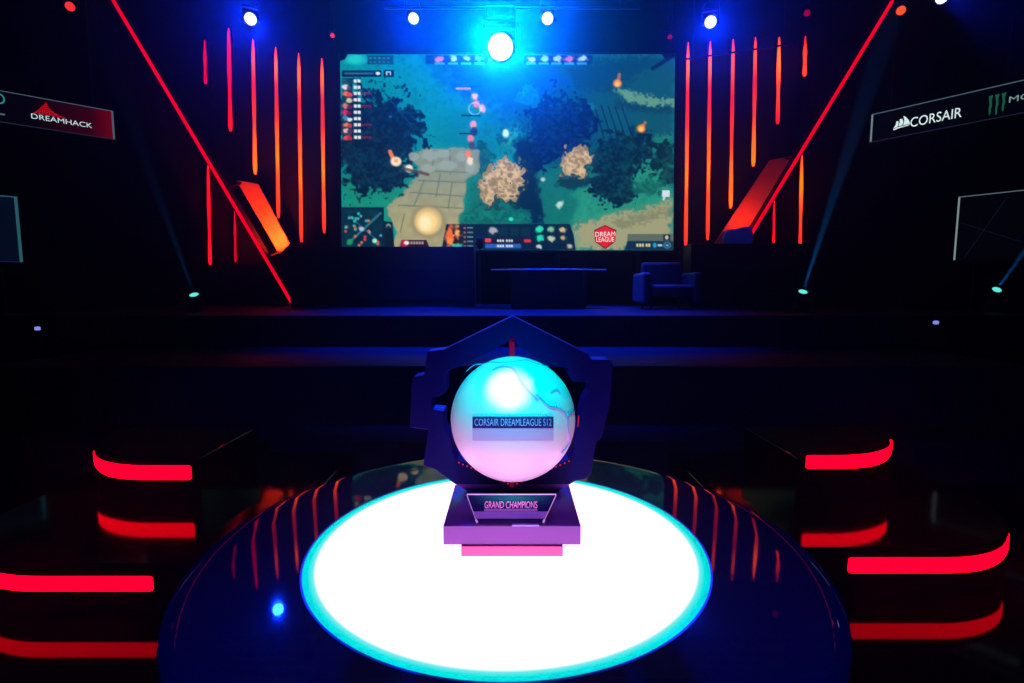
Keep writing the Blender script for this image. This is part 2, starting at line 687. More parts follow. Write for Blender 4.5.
ridge([(492.5, 370.5), (500, 367.5), (507, 367.2), (514, 370), (519, 377), (523, 385), (530, 393), (538, 401)])
ridge([(536, 394), (542, 401), (550, 407.5), (558, 409), (564, 414), (567, 419.5)])
ridge([(567, 419.5), (567.5, 430), (569, 440), (566, 447), (561, 453)])
ridge([(567, 419.5), (570, 413.5), (574.5, 411)], 0.0042)
ridge([(551, 393.5), (554, 391), (557.5, 391), (560, 394)], 0.0042)
ridge([(466, 372), (474, 365.5), (483, 364), (491, 362.5), (502, 363), (514, 362), (526, 360.5), (536, 364), (548, 366.5)], 0.0022)


def sticker(name, x0, x1, y0, y1, r, m, parent, n=24, k=3):
    bm = bmesh.new()
    rows = []
    for lay in (r, GR - 0.001):
        rows.append([[bm.verts.new(P(on_globe(x0 + (x1 - x0) * i / n, y0 + (y1 - y0) * j / k, lay))) for i in range(n + 1)] for j in range(k + 1)])
    f, g = rows
    fs = []
    for j in range(k):
        for i in range(n):
            fs.append(bm.faces.new((f[j][i], f[j][i + 1], f[j + 1][i + 1], f[j + 1][i])))
            fs.append(bm.faces.new((g[j][i], g[j + 1][i], g[j + 1][i + 1], g[j][i + 1])))
    for i in range(n):
        fs.append(bm.faces.new((f[0][i], g[0][i], g[0][i + 1], f[0][i + 1])))
        fs.append(bm.faces.new((f[k][i], f[k][i + 1], g[k][i + 1], g[k][i])))
    for j in range(k):
        fs.append(bm.faces.new((f[j][0], f[j + 1][0], g[j + 1][0], g[j][0])))
        fs.append(bm.faces.new((f[j][n], g[j][n], g[j + 1][n], f[j + 1][n])))
    bmesh.ops.recalc_face_normals(bm, faces=fs)
    return obj(name, bm, m, parent, False)


tp = sticker('title_plate', 472.5, 553.5, 417, 428.3, GR + 0.003, mat('plate_navy', (0.015, 0.012, 0.14), 0.4), globe)
tp['label'] = 'navy plate with the season title'
me = text_mesh('CORSAIR DREAMLEAGUE S12', 77, 7.2, bold=0.012)
warp(me, lambda c: P(on_globe(513 + c.x, 422.6 - c.y, GR + 0.0036)))
link('lettering', me, mat('plate_letters', (0.62, 0.52, 0.95), 0.5), tp)
shade_strip = sticker('plate_shade', 472.5, 553.5, 428.3, 441, GR + 0.0012, mat('shade_lavender', (0.66, 0.50, 0.78), 0.35), globe)  # shading below the plate, painted as a lavender strip on the globe
shade_strip['label'] = 'lavender shading painted under the title plate'

# posts that hold the globe in the frame, red light dots along the lower inner edges
m_post = mat('post_red', (0.4, 0.0, 0.02), 0.3, emit=(0.12, 0.0, 0.02), strength=1.0)  # weak red emission stands for LED light reflected on the posts
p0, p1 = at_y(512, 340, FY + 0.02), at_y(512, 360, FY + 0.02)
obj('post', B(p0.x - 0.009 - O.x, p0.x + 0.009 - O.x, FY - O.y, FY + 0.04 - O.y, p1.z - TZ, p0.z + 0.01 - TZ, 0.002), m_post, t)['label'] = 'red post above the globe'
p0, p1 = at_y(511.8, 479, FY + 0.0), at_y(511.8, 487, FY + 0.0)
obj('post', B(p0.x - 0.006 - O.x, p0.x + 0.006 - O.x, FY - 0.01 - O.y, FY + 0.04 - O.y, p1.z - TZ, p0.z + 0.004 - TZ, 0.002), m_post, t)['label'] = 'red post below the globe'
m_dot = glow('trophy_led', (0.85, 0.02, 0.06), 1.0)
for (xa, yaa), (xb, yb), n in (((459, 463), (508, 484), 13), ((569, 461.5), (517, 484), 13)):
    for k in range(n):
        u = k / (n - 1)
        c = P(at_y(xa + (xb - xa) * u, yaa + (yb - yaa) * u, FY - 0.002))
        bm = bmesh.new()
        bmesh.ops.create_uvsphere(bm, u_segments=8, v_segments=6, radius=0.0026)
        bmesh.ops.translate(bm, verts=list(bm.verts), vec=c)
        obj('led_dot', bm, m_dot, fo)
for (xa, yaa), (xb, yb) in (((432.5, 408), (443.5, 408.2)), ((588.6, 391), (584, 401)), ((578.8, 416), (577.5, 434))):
    obj('edge_line', T([P(at_y(xa, yaa, FY + 0.03)), P(at_y(xb, yb, FY + 0.03))], 0.0013, 6),
        m_dot if xa > 500 else mat('edge_grey', (0.5, 0.5, 0.6), 0.3), fo)  # thin lines on the opening's edge, glowing red on the right, plain grey left

# name plate leaning back on the base slab
q_bl, q_br = at_y(476.5, 519.5, 1.533), at_y(544.0, 519.5, 1.533)
nz0 = BZ1 + 0.012
q0 = at_z(512, 519.5, nz0)
yb_ = q0.y
yt_ = yb_ + 0.052
zt_ = at_y(512, 494.8, yt_).z
c_tl, c_tr = at_y(467, 494.8, yt_), at_y(556, 494.8, yt_)
c_bl, c_br = at_y(475.9, 519.5, yb_), at_y(544.5, 519.5, yb_)
up = (c_tl + c_tr - c_bl - c_br) / 2
hh = up.length
upn = up.normalized()
nrm = Vector((1, 0, 0)).cross(upn).normalized()
if nrm.y > 0:
    nrm = -nrm
m_np = mat('name_plate_acrylic', (0.012, 0.006, 0.09), 0.2, spec=0.25)
npo = obj('name_plate', PR([P(c_bl), P(c_br), P(c_tr), P(c_tl)], -nrm * 0.006), m_np, t)
npo['label'] = 'dark trapezoid award plate'
mid_b = (c_bl + c_br) / 2


def npw(u, v, lift):     # u metres from the middle, v share of the height
    return P(mid_b + Vector((1, 0, 0)) * u + up * v + nrm * lift)


m_edge = mat('plate_edge_pink', (0.85, 0.45, 0.75), 0.3, emit=(0.40, 0.16, 0.36), strength=1.0)
wb, wt = (c_br - c_bl).length / 2, (c_tr - c_tl).length / 2
obj('edge', T([npw(-wt, 1.0, -0.003), npw(wt, 1.0, -0.003)], 0.0036, 8), m_edge, npo)['label'] = 'pale pink top edge'
for sgn in (-1, 1):
    obj('edge', T([npw(sgn * wt, 1.0, -0.003), npw(sgn * wb, 0.0, -0.003)], 0.0016, 6), m_edge, npo)
low = [npw(-wb - (wt - wb) * 0.02, 0.02, 0.0006), npw(wb + (wt - wb) * 0.02, 0.02, 0.0006), npw(wb + (wt - wb) * 0.30, 0.30, 0.0006), npw(-wb - (wt - wb) * 0.30, 0.30, 0.0006)]
obj('lower_band', PR(low, Vector(nrm) * 0.0008), mat('plate_band', (0.42, 0.22, 0.62), 0.3), npo)['label'] = 'lavender lower band'
me = text_mesh('GRAND CHAMPIONS', 0.160, 0.0215, bold=0.02)
warp(me, lambda c: npw(c.x, 0.57 + c.y / hh, 0.001))
m_gl = mat('award_letters', (0.95, 0.35, 0.75), 0.4, emit=(0.62, 0.06, 0.34), strength=1.0)
link('lettering', me, m_gl, npo)
ref = [npw(-0.08, 0.31, 0.001), npw(0.08, 0.31, 0.001), npw(0.08, 0.40, 0.001), npw(-0.08, 0.40, 0.001)]
obj('lettering_reflection', PR(ref, Vector(nrm) * 0.0006), mat('reflection_pink', (0.62, 0.22, 0.55), 0.4), npo)  # pink reflection of the lettering, painted as a flat strip
for sgn in (-1, 1):
    a0 = npw(sgn * wb, 0.0, -0.003)
    a1 = Vector((a0.x - sgn * 0.004, a0.y - 0.004, BZ1 - TZ))
    obj('plate_foot', T([a0, a1 + Vector((0, 0, 0.002))], 0.003, 6), m_edge, npo)
# small clear offset bar lying under the plate
obj('plate_shoe', B(0.0, 0.08, yb_ - 0.022 - O.y, yb_ - 0.012 - O.y, BZ1 - TZ, BZ1 - TZ + 0.004, 0.001), mat('shoe_clear', (0.40, 0.45, 0.85), 0.2), npo)

# ------------------------------------------------------------------ big video wall with a forest game map on it
VY = 11.66
rngn = np.random.RandomState(7)


def vnoise(x, y, cell, seed):
    r = np.random.RandomState(seed).rand(64, 64)
    gx, gy = x / cell, y / cell
    ix, iy = np.floor(gx).astype(int), np.floor(gy).astype(int)
    fx, fy = gx - ix, gy - iy
    fx, fy = fx * fx * (3 - 2 * fx), fy * fy * (3 - 2 * fy)
    g = lambda a, b: r[a % 64, b % 64]
    return (g(ix, iy) * (1 - fx) + g(ix + 1, iy) * fx) * (1 - fy) + (g(ix, iy + 1) * (1 - fx) + g(ix + 1, iy + 1) * fx) * fy


def paint():
    GW, GH = 460, 272
    X, Y = np.meshgrid(np.linspace(341, 674, GW), np.linspace(54, 250.5, GH))
    img = np.zeros((GH, GW, 3))
    n1 = vnoise(X, Y, 14, 1); n2 = vnoise(X, Y, 5, 2); n3 = vnoise(X, Y, 2.2, 3); n4 = vnoise(X, Y, 30, 4)
    leaf = np.clip((n2 * 0.55 + n3 * 0.75) - 0.35, 0, 1)

    def rgb(*c):
        return np.array(c, float)

    def put(mask, c, a=1.0):
        m = (np.clip(mask, 0, 1) * a)[..., None]
        img[:] = img * (1 - m) + np.asarray(c, float) * m

    def ell(cx, cy, rx, ry, soft=0.25, rough=0.0, ang=0):
        dx, dy = X - cx, Y - cy
        ca, sa = math.cos(ang), math.sin(ang)
        u, v = (dx * ca + dy * sa) / rx, (-dx * sa + dy * ca) / ry
        d = np.sqrt(u * u + v * v) + (n2 - 0.5) * rough + (n3 - 0.5) * rough * 0.7
        return np.clip((1 - d) / soft + 0.5, 0, 1)

    def poly(pts, soft=1.0, rough=0.0):
        x, y = X + (n2 - 0.5) * rough * 8, Y + (n3 - 0.5) * rough * 6
        inside = np.zeros_like(X, bool)
        dist = np.full_like(X, 1e9)
        k = len(pts)
        for i in range(k):
            (x0, y0), (x1, y1) = pts[i], pts[(i + 1) % k]
            c = ((y0 > y) != (y1 > y))
            with np.errstate(divide='ignore', invalid='ignore'):
                xi = (x1 - x0) * (y - y0) / (y1 - y0 if y1 != y0 else 1e-9) + x0
            inside ^= c & (x < xi)
            ex, ey = x1 - x0, y1 - y0
            tt = np.clip(((x - x0) * ex + (y - y0) * ey) / (ex * ex + ey * ey + 1e-9), 0, 1)
            dist = np.minimum(dist, np.hypot(x - x0 - tt * ex, y - y0 - tt * ey))
        return np.clip(np.where(inside, dist, -dist) / max(soft, 1e-3) + 0.5, 0, 1)

    def rect(x0, x1, y0, y1):
        return np.clip((np.minimum(X - x0, x1 - X)) / 0.7 + 0.5, 0, 1) * np.clip((np.minimum(Y - y0, y1 - Y)) / 0.7 + 0.5, 0, 1)

    def seg(x0, y0, x1, y1, w):
        ex, ey = x1 - x0, y1 - y0
        tt = np.clip(((X - x0) * ex + (Y - y0) * ey) / (ex * ex + ey * ey + 1e-9), 0, 1)
        return np.clip((w / 2 - np.hypot(X - x0 - tt * ex, Y - y0 - tt * ey)) / 0.8 + 0.5, 0, 1)

    # ground
    put(np.ones_like(X), rgb(6, 146, 152))
    put(n1, rgb(8, 160, 160), 0.6)
    put(poly([(425, 54), (674, 54), (674, 190), (560, 190), (520, 150), (470, 95)], 14, 1), rgb(8, 78, 104))
    put(poly([(560, 54), (674, 54), (674, 150), (610, 140)], 16, 1), rgb(14, 84, 100))
    put(poly([(425, 60), (470, 92), (440, 84)], 8, 1), rgb(6, 90, 130), 0.7)
    put(ell(510, 86, 55, 18, 0.6, 0.5), rgb(4, 70, 140), 0.8)
    put(ell(480, 130, 40, 26, 0.7, 0.5), rgb(6, 128, 132), 0.7)
    put(poly([(341, 178), (410, 170), (400, 222), (341, 215)], 10, 1), rgb(24, 148, 122))
    put(poly([(455, 180), (674, 150), (674, 250), (440, 250)], 10, 1), rgb(20, 118, 108))
    put(poly([(575, 190), (674, 160), (674, 200), (610, 215), (575, 225)], 8, 1.4), rgb(44, 158, 128), 0.9)
    put(poly([(640, 145), (674, 132), (674, 165), (645, 178)], 6, 1.6), rgb(42, 148, 120), 0.8)
    put(n2 * n3, rgb(10, 88, 84), 0.45)
    put(poly([(560, 250), (575, 226), (610, 214), (640, 209), (674, 198), (674, 250)], 7, 1.5), rgb(160, 160, 120))
    put(poly([(610, 222), (640, 214), (674, 206), (674, 214), (620, 228)], 5, 1.5), rgb(112, 120, 92), 0.6)
    put(poly([(560, 250), (572, 230), (582, 236), (580, 250)], 3, 1), rgb(120, 160, 130), 0.7)
    # pale bank at the upper right and its dark foot
    put(poly([(615, 91), (630, 90), (655, 97), (674, 100), (674, 104), (650, 106), (630, 102)], 3, 1.3), rgb(96, 152, 122))
    put(poly([(618, 99), (650, 107), (674, 106), (674, 112), (640, 112), (615, 106)], 5, 1), rgb(10, 62, 84), 0.9)
    for k in range(5):
        put(seg(594 + 7 * k, 104 + k, 604 + 8 * k, 138 + k * 2, 1.6), rgb(6, 42, 62), 0.8)
    put(poly([(570, 66), (640, 56), (660, 60), (610, 92), (575, 88)], 8, 1.5), rgb(6, 60, 84), 0.7)
    put(seg(652, 68, 672, 56, 4), rgb(8, 30, 50), 0.9)
    put(ell(588, 107, 8, 5, 0.5, 0.7), rgb(20, 120, 130), 0.8)

    # dark tree masses
    def tree(cx, cy, rx, ry, dark, light, amt=0.8, soft=0.3, rough=0.9):
        m = ell(cx, cy, rx, ry, soft, rough)
        put(m, dark)
        put(m * np.clip(leaf * 2.2 - 0.25, 0, 1), light, amt)
    for a in ((372, 128, 38, 36), (392, 140, 30, 34), (362, 160, 26, 30), (388, 165, 28, 24), (352, 120, 14, 34), (405, 122, 18, 18), (374, 178, 22, 14)):
        tree(*a, rgb(4, 26, 46), rgb(10, 66, 80), 0.75)
    for k in range(4):
        put(seg(383 + 4 * k, 90 + 5 * k, 396 + 5 * k, 106 + 6 * k, 1.0), rgb(6, 70, 90), 0.8)
    for a in ((552, 120, 26, 26), (565, 132, 26, 24), (545, 140, 18, 26), (578, 122, 18, 20)):
        tree(*a, rgb(3, 26, 78), rgb(8, 56, 112), 0.7)
    tree(513, 138, 14, 16, rgb(6, 92, 100), rgb(40, 170, 150), 0.9)
    tree(528, 96, 12, 10, rgb(6, 96, 112), rgb(14, 130, 134), 0.7)
    for a in ((617, 158, 28, 20), (630, 150, 24, 18), (612, 182, 22, 20), (620, 192, 18, 14), (606, 160, 16, 24)):
        tree(*a, rgb(4, 34, 50), rgb(14, 82, 86), 0.7)
    for a in ((664, 158, 14, 18), (668, 175, 10, 12)):
        tree(*a, rgb(6, 40, 52), rgb(24, 92, 86), 0.7)
    tree(648, 186, 16, 9, rgb(16, 96, 88), rgb(34, 130, 108), 0.7)
    tree(482, 160, 12, 16, rgb(8, 84, 88), rgb(20, 120, 112), 0.7)
    put(poly([(516, 140), (530, 135), (545, 225), (520, 222)], 6, 0.8), rgb(4, 28, 66), 0.85)
    put(ell(525, 200, 16, 18, 0.5, 0.8), rgb(4, 40, 62), 0.85)
    put(ell(575, 182, 16, 6, 0.5, 0.6), rgb(6, 44, 56), 0.8)
    for a in ((490, 215, 30, 10), (462, 216, 14, 14), (520, 218, 14, 8)):
        tree(*a, rgb(8, 96, 90), rgb(28, 140, 116), 0.7)
    tree(463, 190, 9, 22, rgb(12, 120, 108), rgb(30, 150, 124), 0.6)

    # stone path with slabs
    path = [(388, 248), (396, 232), (386, 207), (400, 196), (416, 178), (420, 166), (412, 158), (424, 149), (470, 148), (478, 150), (478, 172), (466, 178), (462, 210), (452, 250)]
    pm = poly(path, 3, 0.5)
    sand = 1 - np.clip((Y - 160) / 60, 0, 1)
    put(pm, rgb(178, 168, 122))
    put(pm * sand, rgb(128, 150, 132), 0.9)
    put(pm * n2, rgb(140, 140, 108), 0.5)
    for a in ((420, 170, 470, 172), (418, 180, 466, 182), (410, 192, 464, 196), (398, 205, 462, 208), (434, 150, 432, 172), (450, 150, 450, 174), (440, 174, 436, 196), (424, 180, 414, 205), (452, 182, 448, 208), (404, 214, 400, 232)):
        put(seg(*a, 1.2) * pm, rgb(92, 112, 100), 0.8)
    for a in ((430, 155, 8, 5), (444, 153, 7, 4), (447, 165, 10, 5), (414, 156, 5, 5), (462, 156, 6, 5), (428, 168, 7, 4), (470, 165, 5, 8)):
        put(ell(*a, 0.4, 0.3), rgb(152, 168, 150), 0.9)
    # round glowing pool on the path
    put(ell(428, 221, 17, 17, 0.3), rgb(150, 140, 104))
    put(ell(428, 221, 14, 14, 0.2), rgb(205, 178, 120))
    put(ell(427, 222, 11, 11, 0.5), rgb(252, 216, 140))
    put(ell(425, 223, 6, 7, 0.8), rgb(255, 240, 190))
    # two pale autumn trees
    for (cx, cy, parts) in ((503, 178, ((0, 0, 16, 16), (-12, 6, 10, 12), (10, -2, 12, 14), (-14, 18, 8, 10), (6, 14, 10, 8), (2, -12, 10, 8))), (576, 161, ((0, 0, 13, 13), (-7, 5, 9, 10), (8, -4, 8, 9), (4, 10, 8, 7)))):
        for a, b, c, d in parts:
            m = ell(cx + a + 2, cy + b + 3, c + 2, d + 2, 0.3, 1.0)
            put(m, rgb(24, 58, 62), 0.7)
        for a, b, c, d in parts:
            m = ell(cx + a, cy + b, c, d, 0.25, 1.0)
            put(m, rgb(152, 128, 94))
            put(m * np.clip(leaf * 2.6 - 0.1, 0, 1), rgb(222, 192, 140), 0.95)
    # flames
    for cx, cy, tx, ty in ((617, 83, 619, 74), (641, 128, 645, 122)):
        put(seg(cx, cy, tx, ty, 3.2), rgb(190, 120, 80), 0.8)
        put(ell(cx, cy, 4.2, 4, 0.6), rgb(255, 140, 40))
        put(ell(cx, cy + 0.5, 2.2, 2.2, 0.6), rgb(255, 200, 90))
    put(seg(390, 151, 393, 158, 4), rgb(240, 120, 60))
    put(ell(396, 161, 5.5, 4.8, 0.4), rgb(250, 225, 190))
    put(ell(396, 160, 2, 2, 0.6), rgb(250, 170, 120))
    put(ell(409, 168, 4, 4, 0.5), rgb(240, 235, 200)); put(seg(403, 168, 428, 174, 3), rgb(90, 60, 56), 0.8)
    # little units on the field
    for cx, cy, c in ((475, 96, (240, 190, 190)), (476, 103, (235, 120, 130)), (482, 108, (240, 170, 150)), (473, 124, (235, 150, 140)), (471, 138, (230, 130, 130)), (468, 154, (245, 130, 90)), (470, 160, (250, 220, 190)), (506, 133, (210, 240, 230)), (472, 145, (60, 70, 90)), (474, 131, (30, 40, 70))):
        put(ell(cx, cy, 3.2, 4, 0.6, 0.4), rgb(*c))
    put(np.clip(1 - np.abs(np.hypot(X - 475, Y - 108) - 6) / 0.9, 0, 1), rgb(200, 240, 240), 0.8)
    put(seg(462, 115, 480, 115, 1.6), rgb(10, 40, 60)); put(seg(460, 133, 474, 133, 1.6), rgb(10, 40, 60))
    put(seg(457, 88, 470, 88, 2.2), rgb(220, 140, 160), 0.9); put(seg(470, 86, 482, 86, 1), rgb(20, 60, 90))
    put(ell(560, 204, 3.5, 3.5, 0.8, 0.8), rgb(190, 220, 200)); put(ell(543, 179, 2.4, 2, 0.7), rgb(180, 200, 200)); put(ell(511, 219, 2.4, 2, 0.7), rgb(40, 230, 180))
    put(rect(662.5, 670, 190, 196.5), rgb(215, 225, 235)); put(seg(665, 196, 664, 199, 2), rgb(215, 225, 235))
    # top bar
    put(rect(426, 505, 55, 63.5), rgb(4, 50, 100)); put(rect(524, 592, 55, 63.5), rgb(4, 40, 90))
    cl = [(240, 110, 120), (210, 240, 220), (230, 190, 190), (180, 210, 230), (200, 220, 210)]
    for k in range(5):
        for x0 in (437 + 13.2 * k, 528 + 12.6 * k):
            c = cl[(k + (x0 > 500) * 2) % 5]
            put(ell(x0 + 3, 58.5, 4.2, 3, 0.6, 0.9), rgb(*c), 0.85)
            put(rect(x0 - 2, x0 + 8, 62.2, 64.2), rgb(60, 190, 210), 0.8)
    # left list
    put(rect(368, 394, 55, 64), rgb(6, 74, 92))
    for k in range(5):
        put(rect(370 + 4.4 * k, 372.6 + 4.4 * k, 57, 58.6), rgb(70, 150, 160), 0.8)
        put(rect(370 + 4.4 * k, 372.6 + 4.4 * k, 61, 62.6), rgb(70, 150, 160), 0.6)
    put(ell(356, 59, 10, 5, 0.9), rgb(40, 215, 195), 0.8)
    put(rect(342.5, 382, 70, 76.4), rgb(4, 26, 46)); put(rect(384, 394.5, 69.5, 76.6), rgb(4, 30, 46))
    put(rect(345, 374, 72, 74), rgb(60, 120, 130), 0.8); put(ell(378.5, 73, 2.4, 1.6, 0.5), rgb(220, 240, 240))
    put(rect(386.5, 391.5, 71, 75), rgb(190, 220, 220)); put(rect(388, 390.4, 72.2, 75.6), rgb(4, 30, 46))
    pc = [((30, 90, 90), (20, 60, 80)), ((220, 220, 210), (60, 80, 80)), ((235, 110, 70), (220, 70, 60)), ((20, 60, 60), (200, 200, 140)), ((200, 120, 110), (90, 40, 60)), ((220, 40, 70), (120, 20, 50)), ((60, 130, 170), (220, 230, 230)), ((240, 130, 90), (200, 60, 50)), ((230, 180, 170), (60, 60, 80)), ((230, 80, 80), (180, 40, 50))]
    for k in range(10):
        y0 = 80.5 + 6.25 * k
        put(rect(343, 353, y0 - 2.8, y0 + 2.8), rgb(8, 30, 50))
        put(ell(346, y0, 3.4, 2.6, 0.6, 0.8), rgb(*pc[k][0])); put(ell(350, y0 + 0.8, 2.6, 2.2, 0.6, 0.8), rgb(*pc[k][1]))
        put(rect(354.2, 357.3, y0 - 1.6, y0 + 1.6), rgb(225, 235, 230)); put(rect(358, 361, y0 - 1.6, y0 + 1.6), rgb(225, 235, 230))
        if k in (2, 4, 7, 9):
            put(rect(361.5, 372, y0 - 1.2, y0 + 1.2), rgb(150, 30, 60), 0.6)
    # small round map, lower left
    put(rect(341, 383.5, 207, 250), rgb(6, 34, 56)); put(rect(343, 381.5, 209, 248.5) * n2, rgb(8, 74, 84), 0.6)
    put(seg(347, 244, 380, 213, 2.2), rgb(50, 120, 130), 0.9); put(seg(349, 216, 376, 240, 1.5), rgb(40, 100, 130), 0.8)
    rs = np.random.RandomState(3)
    for k in range(26):
        a, b = rs.uniform(344, 381), rs.uniform(210, 248)
        c = [(220, 70, 80), (40, 200, 170), (210, 120, 70), (90, 160, 190)][k % 4]
        put(ell(a, b, 1.5, 1.5, 0.6), rgb(*c), 0.9)
    put(ell(374, 241, 2.4, 2.4, 0.6), rgb(150, 240, 200)); put(ell(349, 242, 3, 3, 0.7), rgb(30, 150, 90)); put(ell(361, 229, 2.6, 2.2, 0.6), rgb(160, 190, 220))
    put(poly([(383.5, 221), (392, 222), (394, 250), (383.5, 250)], 0.8), rgb(6, 30, 44)); put(ell(388, 226, 2.5, 2.5, 0.5), rgb(130, 150, 150)); put(ell(388, 227.5, 1.5, 2, 0.5), rgb(6, 30, 44))
    # label tab
    put(poly([(401, 240), (426, 240), (430, 250.5), (398, 250.5)], 0.8), rgb(40, 16, 30)); put(poly([(401, 240), (408, 240), (407, 248), (399, 248)], 0.8), rgb(170, 24, 50))
    put(ell(406, 243, 2.8, 2, 0.5), rgb(240, 230, 230))
    for k in range(5):
        put(rect(410 + 2.8 * k, 411.9 + 2.8 * k, 241.6, 244.4), rgb(200, 180, 185), 0.85)
    # lower middle board
    put(poly([(446, 224), (570, 224), (574, 235), (576, 250.5), (441, 250.5)], 0.8), rgb(8, 34, 60))
    put(rect(447, 461, 226, 250), rgb(40, 20, 24)); put(ell(450, 236, 5, 9, 0.5, 1), rgb(240, 110, 50)); put(ell(457, 233, 4, 6, 0.5, 1), rgb(250, 170, 90)); put(ell(455, 246, 6, 3, 0.5, 0.6), rgb(60, 190, 170)); put(ell(449, 243, 4, 5, 0.5, 1), rgb(250, 140, 60))
    for k in range(5):
        put(rect(467, 473, 227 + 4.6 * k, 228.6 + 4.6 * k), rgb(120, 150, 150), 0.8)
        put(ell(464.5, 228 + 4.6 * k, 1.2, 1.2, 0.6), rgb(180, 120, 100), 0.8)
    put(rect(486, 532, 226, 237), rgb(10, 30, 48))
    for k in range(4):
        put(rect(487 + 11.4 * k, 496.5 + 11.4 * k, 227, 236.4), rgb(14, 48, 66))
    put(ell(492, 231, 4, 4, 0.6, 0.8), rgb(170, 170, 180))
    put(rect(484, 532, 239, 243), rgb(30, 24, 44)); put(rect(485, 491, 238.5, 242.5), rgb(225, 70, 60)); put(rect(524, 531, 239.5, 242.5), rgb(220, 50, 60)); put(rect(485, 521, 244, 248.4), rgb(44, 96, 190))
    for k in range(3):
        for y0 in (240.8, 246.2):
            put(rect(497 + 2.5 * k, 498.8 + 2.5 * k, y0 - 1.2, y0 + 1.2), rgb(225, 230, 235)); put(rect(506 + 2.5 * k, 507.8 + 2.5 * k, y0 - 1.2, y0 + 1.2), rgb(225, 230, 235))
    for i in range(3):
        for j in range(2):
            x0, y0 = 535 + 11.6 * i, 225.5 + 9.2 * j
            put(rect(x0, x0 + 10.4, y0, y0 + 8.2), rgb(10, 44, 58))
            c = [(40, 220, 170), (120, 190, 150), (210, 180, 130), (30, 220, 180), (190, 200, 170), (210, 170, 120)][i + 3 * j]
            put(ell(x0 + 5, y0 + 4, 3.8, 2.8, 0.6, 0.9), rgb(*c))
    put(ell(539, 246.5, 3.4, 2.4, 0.6, 0.8), rgb(200, 210, 200)); put(ell(570, 246.5, 2.4, 2.4, 0.6, 0.8), rgb(180, 180, 160))
    # lower right board
    put(rect(628, 674, 234, 241), rgb(92, 108, 96)); put(rect(664, 671, 234.5, 240.5), rgb(24, 30, 40)); put(ell(667.5, 237.5, 1.8, 2.2, 0.6), rgb(200, 190, 180))
    put(poly([(628, 241), (674, 241), (674, 250.5), (625, 250.5)], 0.8), rgb(10, 48, 74))
    for k, x0 in enumerate((637, 639.8, 642.6, 646.4, 649)):
        put(rect(x0, x0 + 1.9, 243.8, 247), rgb(235, 210, 150))
    put(ell(655.5, 245.4, 2, 2.6, 0.5), rgb(40, 150, 200)); put(rect(658.5, 663, 244.4, 246.6), rgb(170, 200, 210)); put(ell(668, 245.4, 4, 3.4, 0.3), rgb(60, 130, 170)); put(ell(668, 245.4, 2.6, 2.2, 0.3), rgb(10, 48, 74)); put(rect(666.6, 669.4, 244.8, 246.2), rgb(170, 200, 210))
    # clipped upper corners
    put(poly([(340, 53), (349, 53), (346, 59), (340, 61)], 0.8), rgb(2, 8, 24)); put(poly([(660, 53), (675, 53), (675, 57), (664, 58)], 0.8), rgb(2, 12, 30))
    v = img / 255.0
    lin = np.where(v <= 0.04045, v / 12.92, ((v + 0.055) / 1.055) ** 2.4)
    return lin


img = paint()
GH, GW, _ = img.shape
SCREEN_TILT = math.radians(-4.0)
v_bl, v_br = at_y(341, 250, VY), at_y(674, 250.5, VY)
SN = Vector((0, -math.cos(SCREEN_TILT), -math.sin(SCREEN_TILT)))
v_tl, v_tr = at_plane(341, 54, v_bl, SN), at_plane(674, 54.5, v_bl, SN)
vx0, vx1 = (v_tl.x + v_bl.x) / 2, (v_tr.x + v_br.x) / 2
vz0 = (v_bl.z + v_br.z) / 2
vz1 = vz0 + ((v_tl + v_tr) / 2 - (v_bl + v_br) / 2).length
vw = thing('video_screen', 'big video wall showing a teal forest game map at the back of the stage', 'screen', ((vx0 + vx1) / 2, VY, vz0))
VO = vw.location.copy()
xs = np.linspace(vx0, vx1, GW) - VO.x
zs = np.linspace(vz1, vz0, GH) - VO.z
co = np.zeros((GH, GW, 3))
co[..., 0] = xs[None, :]
co[..., 2] = zs[:, None]
idx = np.arange(GH * GW).reshape(GH, GW)
quads = np.stack([idx[:-1, :-1], idx[1:, :-1], idx[1:, 1:], idx[:-1, 1:]], -1).reshape(-1, 4)
me = bpy.data.meshes.new('screen_surface')
me.vertices.add(GH * GW)
me.vertices.foreach_set('co', co.ravel())
me.loops.add(quads.size)
me.loops.foreach_set('vertex_index', quads.ravel())
me.polygons.add(len(quads))
me.polygons.foreach_set('loop_start', np.arange(0, quads.size, 4))
me.polygons.foreach_set('loop_total', np.full(len(quads), 4))
me.update(calc_edges=True)
ca = me.color_attributes.new('screen_picture', 'FLOAT_COLOR', 'POINT')
rgba = np.ones((GH * GW, 4), np.float32)
rgba[:, :3] = img.reshape(-1, 3)
ca.data.foreach_set('color', rgba.ravel())
m_scr = glow('screen_picture', (1, 1, 1), 1.0)
nt = m_scr.node_tree
at = nt.nodes.new('ShaderNodeAttribute')
at.attribute_name = 'screen_picture'
nt.links.new(at.outputs['Color'], [n for n in nt.nodes if n.type == 'EMISSION'][0].inputs['Color'])
obj_s = link('screen_surface', me, m_scr, vw)
obj_s['label'] = 'lit picture of a forest game map'
hw_, hh_ = (vx1 - vx0) / 2, vz1 - vz0
obj('screen_cabinet', B(-hw_ - 0.02, hw_ + 0.02, 0.012, 0.24, -0.02, hh_ + 0.02), M['black'], vw)
bm = bmesh.new()
for a in ((-hw_ - 0.05, -hw_, -0.03, hh_ + 0.03), (hw_, hw_ + 0.05, -0.03, hh_ + 0.03), (-hw_, hw_, hh_, hh_ + 0.03), (-hw_, hw_, -0.03, 0)):
    box(bm, a[0], a[1], -0.01, 0.05, a[2], a[3])
obj('screen_frame', bm, M['black'], vw)
